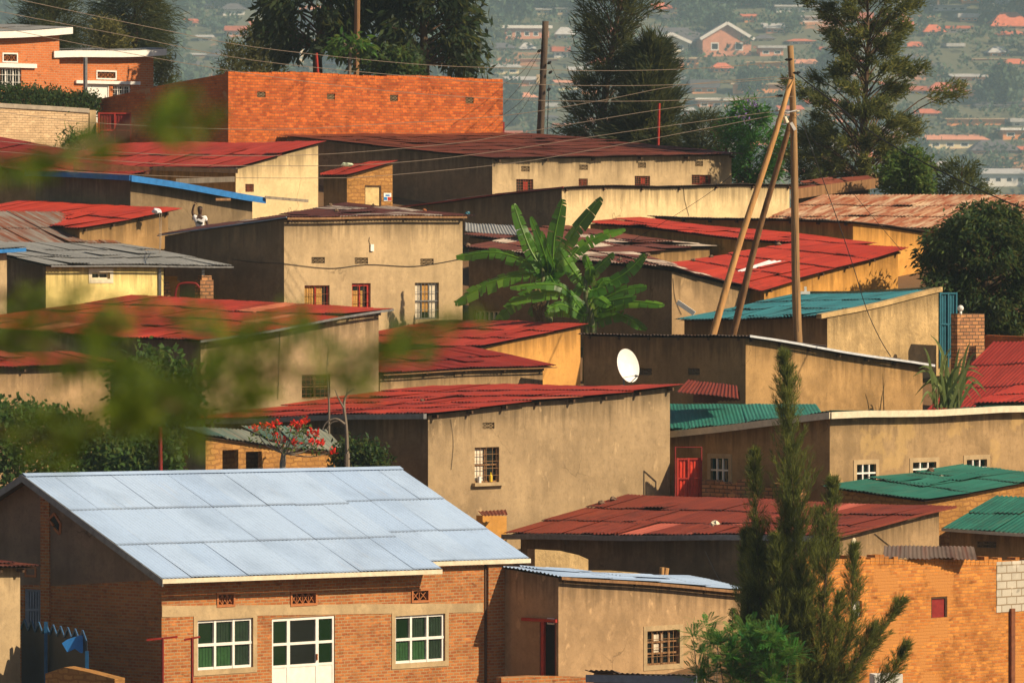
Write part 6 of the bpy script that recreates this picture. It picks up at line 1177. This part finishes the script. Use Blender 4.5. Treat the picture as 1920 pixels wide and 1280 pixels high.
for a in (('long dark roofed house between the two gabled far houses', 1268, 96, 150, 46, F_BRICK, F_DARKR, 'hip', 4, .62), ('far cream house with an arched porch and white gable', 1258, 104, 66, 40, F_CREAM, F_DARKR, 'gable', 2, .36), ('pink gabled far house with white trim', 1363, 108, 92, 64, F_PINK, F_DARKR, 'gable', 2, .42),
    ('orange far building with a white flat roof band', 988, 76, 84, 28, F_PINK, F_WHITE, 'flat', 5, .2), ('long white far building at the top right', 1525, 26, 140, 16, F_WHITE, F_ZINC, 'flat', 7, .2), ('small white far building under the long white one', 1535, 42, 60, 12, F_WHITE, F_ZINC, 'flat', 4, .2),
    ('far house with an orange tiled roof behind the grevillea top', 1682, 54, 66, 30, F_CREAM, F_TILE, 'hip', 3, .75), ('tiny cream far house with a red tiled roof', 1752, 74, 34, 28, F_CREAM, F_TILE, 'hip', 2, .5), ('far house with a big red tiled roof at the right edge', 1898, 56, 74, 34, F_CREAM, F_TILE, 'hip', 3, .8),
    ('tall cream far building between the left trees', 549, 126, 40, 46, F_CREAM, F_WHITE, 'flat', 2, .12), ('small cream far house right of the broad leaved tree', 950, 142, 46, 22, F_CREAM, F_ZINC, 'shed', 2, .3), ('far house with pale roof peeking above the brick wall', 985, 165, 60, 22, F_PINK, F_ZINC, 'shed', 2, .35),
    ('far tan house with a grey roof below the pink gabled one', 1412, 222, 74, 30, F_TAN, F_DARKR, 'hip', 3, .55), ('far orange house with a white roof edge left of the jacaranda', 1345, 206, 74, 22, F_PINK, F_WHITE, 'flat', 3, .2), ('far house with terracotta walls beside the grevillea', 1820, 160, 62, 22, F_ORW, F_ZINC, 'shed', 2, .3),
    ('long grey roofed far house at the right edge', 1885, 208, 110, 26, F_WHITE, F_DARKR, 'hip', 4, .6), ('far house with a dull red roof right of the grevillea', 1775, 178, 66, 24, F_TAN, F_TILE, 'hip', 2, .7), ('cream far house with a shallow pink roof', 1795, 282, 110, 30, F_CREAM, F_PINK, 'shed', 4, .35), ('grey roofed far house low at the right', 1868, 296, 90, 34, F_PINK, F_DARKR, 'hip', 3, .6),
    ('pale far house with a white roof edge lowest at the right', 1882, 350, 84, 34, F_WHITE, F_ZINC, 'shed', 4, .3), ('far orange house at the right edge above the zinc roof', 1910, 262, 60, 22, F_ORW, F_WHITE, 'flat', 2, .2), ('pink far house hidden behind the grevillea trunk', 1668, 262, 80, 30, F_PINK, F_ZINC, 'shed', 3, .3), ('white far house seen through the grevillea', 1560, 300, 80, 34, F_WHITE, F_ZINC, 'hip', 3, .5),
    ('far pink house low behind the grevillea', 1700, 320, 76, 30, F_PINK, F_TILE, 'hip', 3, .5), ('small white far house at the upper left gap', 385, 80, 24, 14, F_WHITE, F_ZINC, 'shed', 1, .3), ('tiny pink far house above the upper left gap', 372, 112, 20, 12, F_PINK, F_ZINC, 'shed', 1, .3), ('far brick house at top centre left of the pole', 940, 100, 50, 20, F_TAN, F_DARKR, 'hip', 2, .5),
    ('far house with a pale pink roof beside the leaning pole', 1066, 170, 40, 20, F_CREAM, F_PINK, 'shed', 2, .3), ('far tan house with long pale roof above the pink one', 1090, 28, 90, 16, F_TAN, F_ZINC, 'shed', 4, .3), ('far white house at the very top right', 1780, 22, 66, 12, F_WHITE, F_ZINC, 'flat', 4, .2), ('far cream house at the top edge', 1355, 16, 56, 12, F_CREAM, F_ZINC, 'flat', 3, .2),
    ('small orange far house beside the pink gabled one', 1447, 108, 44, 22, F_PINK, F_ZINC, 'flat', 2, .2), ('far house with wide tan wall right of the power pole top', 1590, 150, 70, 24, F_ORW, F_ZINC, 'shed', 3, .3), ('far cream house just left of the grevillea', 1470, 250, 60, 26, F_CREAM, F_DARKR, 'hip', 2, .5), ('small far house with red roof at the right middle', 1905, 130, 44, 20, F_CREAM, F_TILE, 'hip', 2, .5), ('far house with grey zinc roof low right of centre', 1320, 262, 70, 26, F_TAN, F_ZINC, 'hip', 3, .5)):
    far_house(*a)
for a in (('long terracotta garden wall below the pink gabled house', 1424, 180, 100, 24, F_ORW), ('short terracotta wall under the cream gabled house', 1282, 132, 56, 24, F_ORW), ('orange retaining wall right of the pink gabled house', 1440, 130, 80, 14, F_ORW), ('orange terrace wall low at the right', 1830, 236, 110, 14, F_ORW), ('pale earth wall at the right edge', 1895, 322, 70, 10, F_TAN), ('low orange wall above the brick building corner', 1010, 120, 70, 10, F_ORW), ('short orange wall near the top right', 1850, 120, 70, 10, F_ORW)):
    far_house(a[0], a[1], a[2], a[3], a[4], a[5], F_TAN, 'flat', 0, .12, 'garden walls on the far hillside', .04, 'garden_wall')
def modern():
    p = on_ground(878, 66); sc = 12000 / p.y; u, n = Vector((1, 0, 0)), Vector((0, -1, 0)); rt = empty('apartment_building', tuple(p), 'white unfinished far building with open floors and columns', 'building'); fr = (p - u * 48 / sc, u, n); W = 96 / sc; FARBOX.append((825, 0, 930, 66)); F_ = lambda k: k / sc
    for z0, z1, a, b in ((0, 10, 0, 1), (22, 28, 0, 1), (44, 49, .1, 1), (66, 70, .15, .9)): m = MB(); m.box(fr, W * a, W * b, -20, 0, p.z + F_(z0) - (6 if z0 == 0 else 0), p.z + F_(z1)); m.build('floor_slab', F_WHITE, rt)
    for z0, z1 in ((10, 22), (28, 44), (49, 66)):
        m = MB(); m.box(fr, W * .15, W * .85, -19, -7, p.z + F_(z0), p.z + F_(z1)); m.build('wall', F_ZINC, rt)
        for k in range(5): m = MB(); a = W * (.18 + .16 * k); m.box(fr, a, a + 1., -1.4, -.3, p.z + F_(z0), p.z + F_(z1)); m.build('column', F_WHITE, rt)
modern()
def more_houses():
    rng = random.Random(12); n = 0; Wn = ((F_CREAM, 'cream'), (F_PINK, 'pink'), (F_WHITE, 'white'), (F_ORW, 'orange'), (F_TAN, 'tan')); Rn = ((F_ZINC, 'zinc'), (F_TILE, 'red tiled'), (F_DARKR, 'dark'), (F_PINK, 'rosy'))
    for _ in range(2500):
        if n >= 120: break
        x, y = (rng.uniform(880, 1940), rng.uniform(6, 350)) if rng.random() < .85 else (rng.uniform(330, 620), rng.uniform(20, 130)); w = rng.uniform(22, 62); h = rng.uniform(12, 26)
        if any(x - w/2 < c + 4 and x + w/2 > a - 4 and y - h < d + 1 and y > b - 1 for a, b, c, d in FARBOX): continue
        (wm, wn), (rm, rn) = rng.choice(Wn), rng.choice(Rn); far_house('small hazy %s walled house with a %s roof among the far trees' % (wn, rn), x, y, w, h, wm, rm, rng.choice(('hip', 'shed', 'hip', 'flat')), rng.choice((2, 3)), rng.uniform(.3, .6)); n += 1
more_houses()
def woodland():
    rs = np.random.RandomState(17); C = []
    while len(C) < 9500:
        x = rs.uniform(-40, 1960) if len(C) < 5200 else rs.choice((-1, 1)) * rs.uniform(1000, 1900) + 960; y = rs.uniform(-60, 420); p = on_ground(x, y); cl = noise.noise(Vector((x * .012, y * .03, 1)))
        if cl < rs.uniform(-.25, .2): continue
        up = rs.uniform(0, 1) ** 1.5 * 8; sc = 12000 / p.y; yy = y - up * sc
        if any(a - 6 < x < c + 6 and yy < d + 1 and y > d - 1 for a, b, c, d in FARBOX): continue
        C.append((p.x, p.y, p.z + up))
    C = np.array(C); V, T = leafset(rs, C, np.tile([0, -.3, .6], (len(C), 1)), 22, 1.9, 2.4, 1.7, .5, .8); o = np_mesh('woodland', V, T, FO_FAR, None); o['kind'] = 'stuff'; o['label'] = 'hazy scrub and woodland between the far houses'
woodland()
def far_trees():
    rs = np.random.RandomState(7); protos = []
    for v in range(7):
        tall = v >= 4; n = 46 if not tall else 34; C = []
        for i in range(n):
            d = rs.normal(size=3); d /= np.linalg.norm(d); r = rs.uniform(.55, 1.) ; s = (2.6, 2.6, 2.2) if not tall else (1.4, 1.4, 4.0)
            C.append((d[0] * s[0] * r * rs.uniform(.7, 1.1), d[1] * s[1] * r, (d[2] * r + (1.15 if not tall else 1.2)) * s[2]))
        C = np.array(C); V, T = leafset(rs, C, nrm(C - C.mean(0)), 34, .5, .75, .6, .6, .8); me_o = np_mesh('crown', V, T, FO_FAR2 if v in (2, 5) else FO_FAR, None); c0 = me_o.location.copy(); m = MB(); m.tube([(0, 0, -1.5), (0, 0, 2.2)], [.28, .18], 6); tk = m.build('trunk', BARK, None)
        protos.append((me_o, c0, tk, tk.location.copy(), tall))
    cnt = [0]
    def put(v, p, k, lab):
        me_o, c0, tk, t0, tall = protos[v]; rt = empty('tree', p, lab, 'tree', 'trees on the far hillside'); rt.scale = (k, k, k); rt.rotation_euler = (0, 0, rs.uniform(0, 6.28))
        a = me_o.copy(); COL.objects.link(a); a.parent = rt; a.location = c0; b = tk.copy(); COL.objects.link(b); b.parent = rt; b.location = t0; cnt[0] += 1
    L = ('hazy round crowned tree among the far hillside houses', 'slim hazy tree standing tall on the far hillside')
    tries = 0
    while cnt[0] < 285 and tries < 12000:
        tries += 1; x = rs.uniform(-30, 1950) if rs.rand() < .35 else rs.uniform(860, 1950); y = rs.uniform(-30, 395); v = rs.randint(7); k = rs.uniform(2.6, 6.5); p = on_ground(x, y); sc = 12000 / p.y; hw, hh = (3 if not protos[v][4] else 1.5) * k * sc, (4.6 if not protos[v][4] else 8.2) * k * sc
        if any(x + hw * .6 > a and x - hw * .6 < c and y - hh < d - .5 * (d - b) and y > d - 1 for a, b, c, d in FARBOX): continue
        put(v, p, k, L[protos[v][4]])
    for a, _, b, _, _ in protos: bpy.data.objects.remove(a); bpy.data.objects.remove(b)
far_trees()
# ------------------------------------------------------------------ camera, light, air
cam = bpy.data.cameras.new('camera'); co = bpy.data.objects.new('camera', cam); COL.objects.link(co)
cam.sensor_width = 36; cam.lens = F / 1920 * 36; cam.clip_start = .5; cam.clip_end = 12000
co.rotation_euler = (math.pi / 2 - PITCH, 0, 0); scene.camera = co
cam.dof.use_dof = True; cam.dof.focus_distance = 198; cam.dof.aperture_fstop = 5.6
SUN_AZ, SUN_EL = R_(68), R_(36)               # azimuth measured from behind the camera towards the right
sdir = Vector((math.sin(SUN_AZ) * math.cos(SUN_EL), -math.cos(SUN_AZ) * math.cos(SUN_EL), math.sin(SUN_EL)))
sl = bpy.data.lights.new('sun', 'SUN'); sl.energy = 5.; sl.angle = R_(.5); sl.color = (1, .81, .56)
so = bpy.data.objects.new('sun', sl); COL.objects.link(so); so.rotation_euler = sdir.to_track_quat('Z', 'Y').to_euler(); so.location = (60, 80, 60)
w = bpy.data.worlds.new('World'); scene.world = w; w.use_nodes = True
sk = w.node_tree.nodes.new('ShaderNodeTexSky'); sk.sky_type = 'NISHITA'; sk.sun_disc = False
sk.sun_elevation = SUN_EL; sk.sun_rotation = math.atan2(sdir.x, sdir.y)
bgn = w.node_tree.nodes['Background']; bgn.inputs[1].default_value = .05; w.node_tree.links.new(sk.outputs[0], bgn.inputs[0])
if HAZE:
    m = MB(); m.hexa([(-3550, -70, -130), (3550, -70, -130), (3550, 7050, -130), (-3550, 7050, -130), (-3550, -70, 420), (3550, -70, 420), (3550, 7050, 420), (-3550, 7050, 420)])
    hm = bpy.data.materials.new('haze_air'); hm.use_nodes = True; t = hm.node_tree; t.nodes.remove(t.nodes['Principled BSDF'])
    v = t.nodes.new('ShaderNodeVolumePrincipled'); v.inputs['Color'].default_value = (.60, .84, 1, 1); v.inputs['Density'].default_value = HAZE; v.inputs['Anisotropy'].default_value = -.35
    t.links.new(v.outputs[0], t.nodes['Material Output'].inputs['Volume'])
    hz = m.build('haze', hm); hz['kind'] = 'stuff'
vs = scene.view_settings; scene.display_settings.display_device = 'sRGB'; vs.view_transform = 'Standard'; vs.look = 'None'; vs.gamma = 1; vs.exposure = .5; vs.use_curve_mapping = False
scene.render.engine = 'CYCLES'; c = scene.cycles
c.max_bounces = 4; c.diffuse_bounces = 2; c.glossy_bounces = 2; c.transmission_bounces = 3; c.transparent_max_bounces = 6; c.volume_bounces = 1
c.use_denoising = True; c.use_adaptive_sampling = True; c.adaptive_threshold = .02; c.sample_clamp_indirect = 4
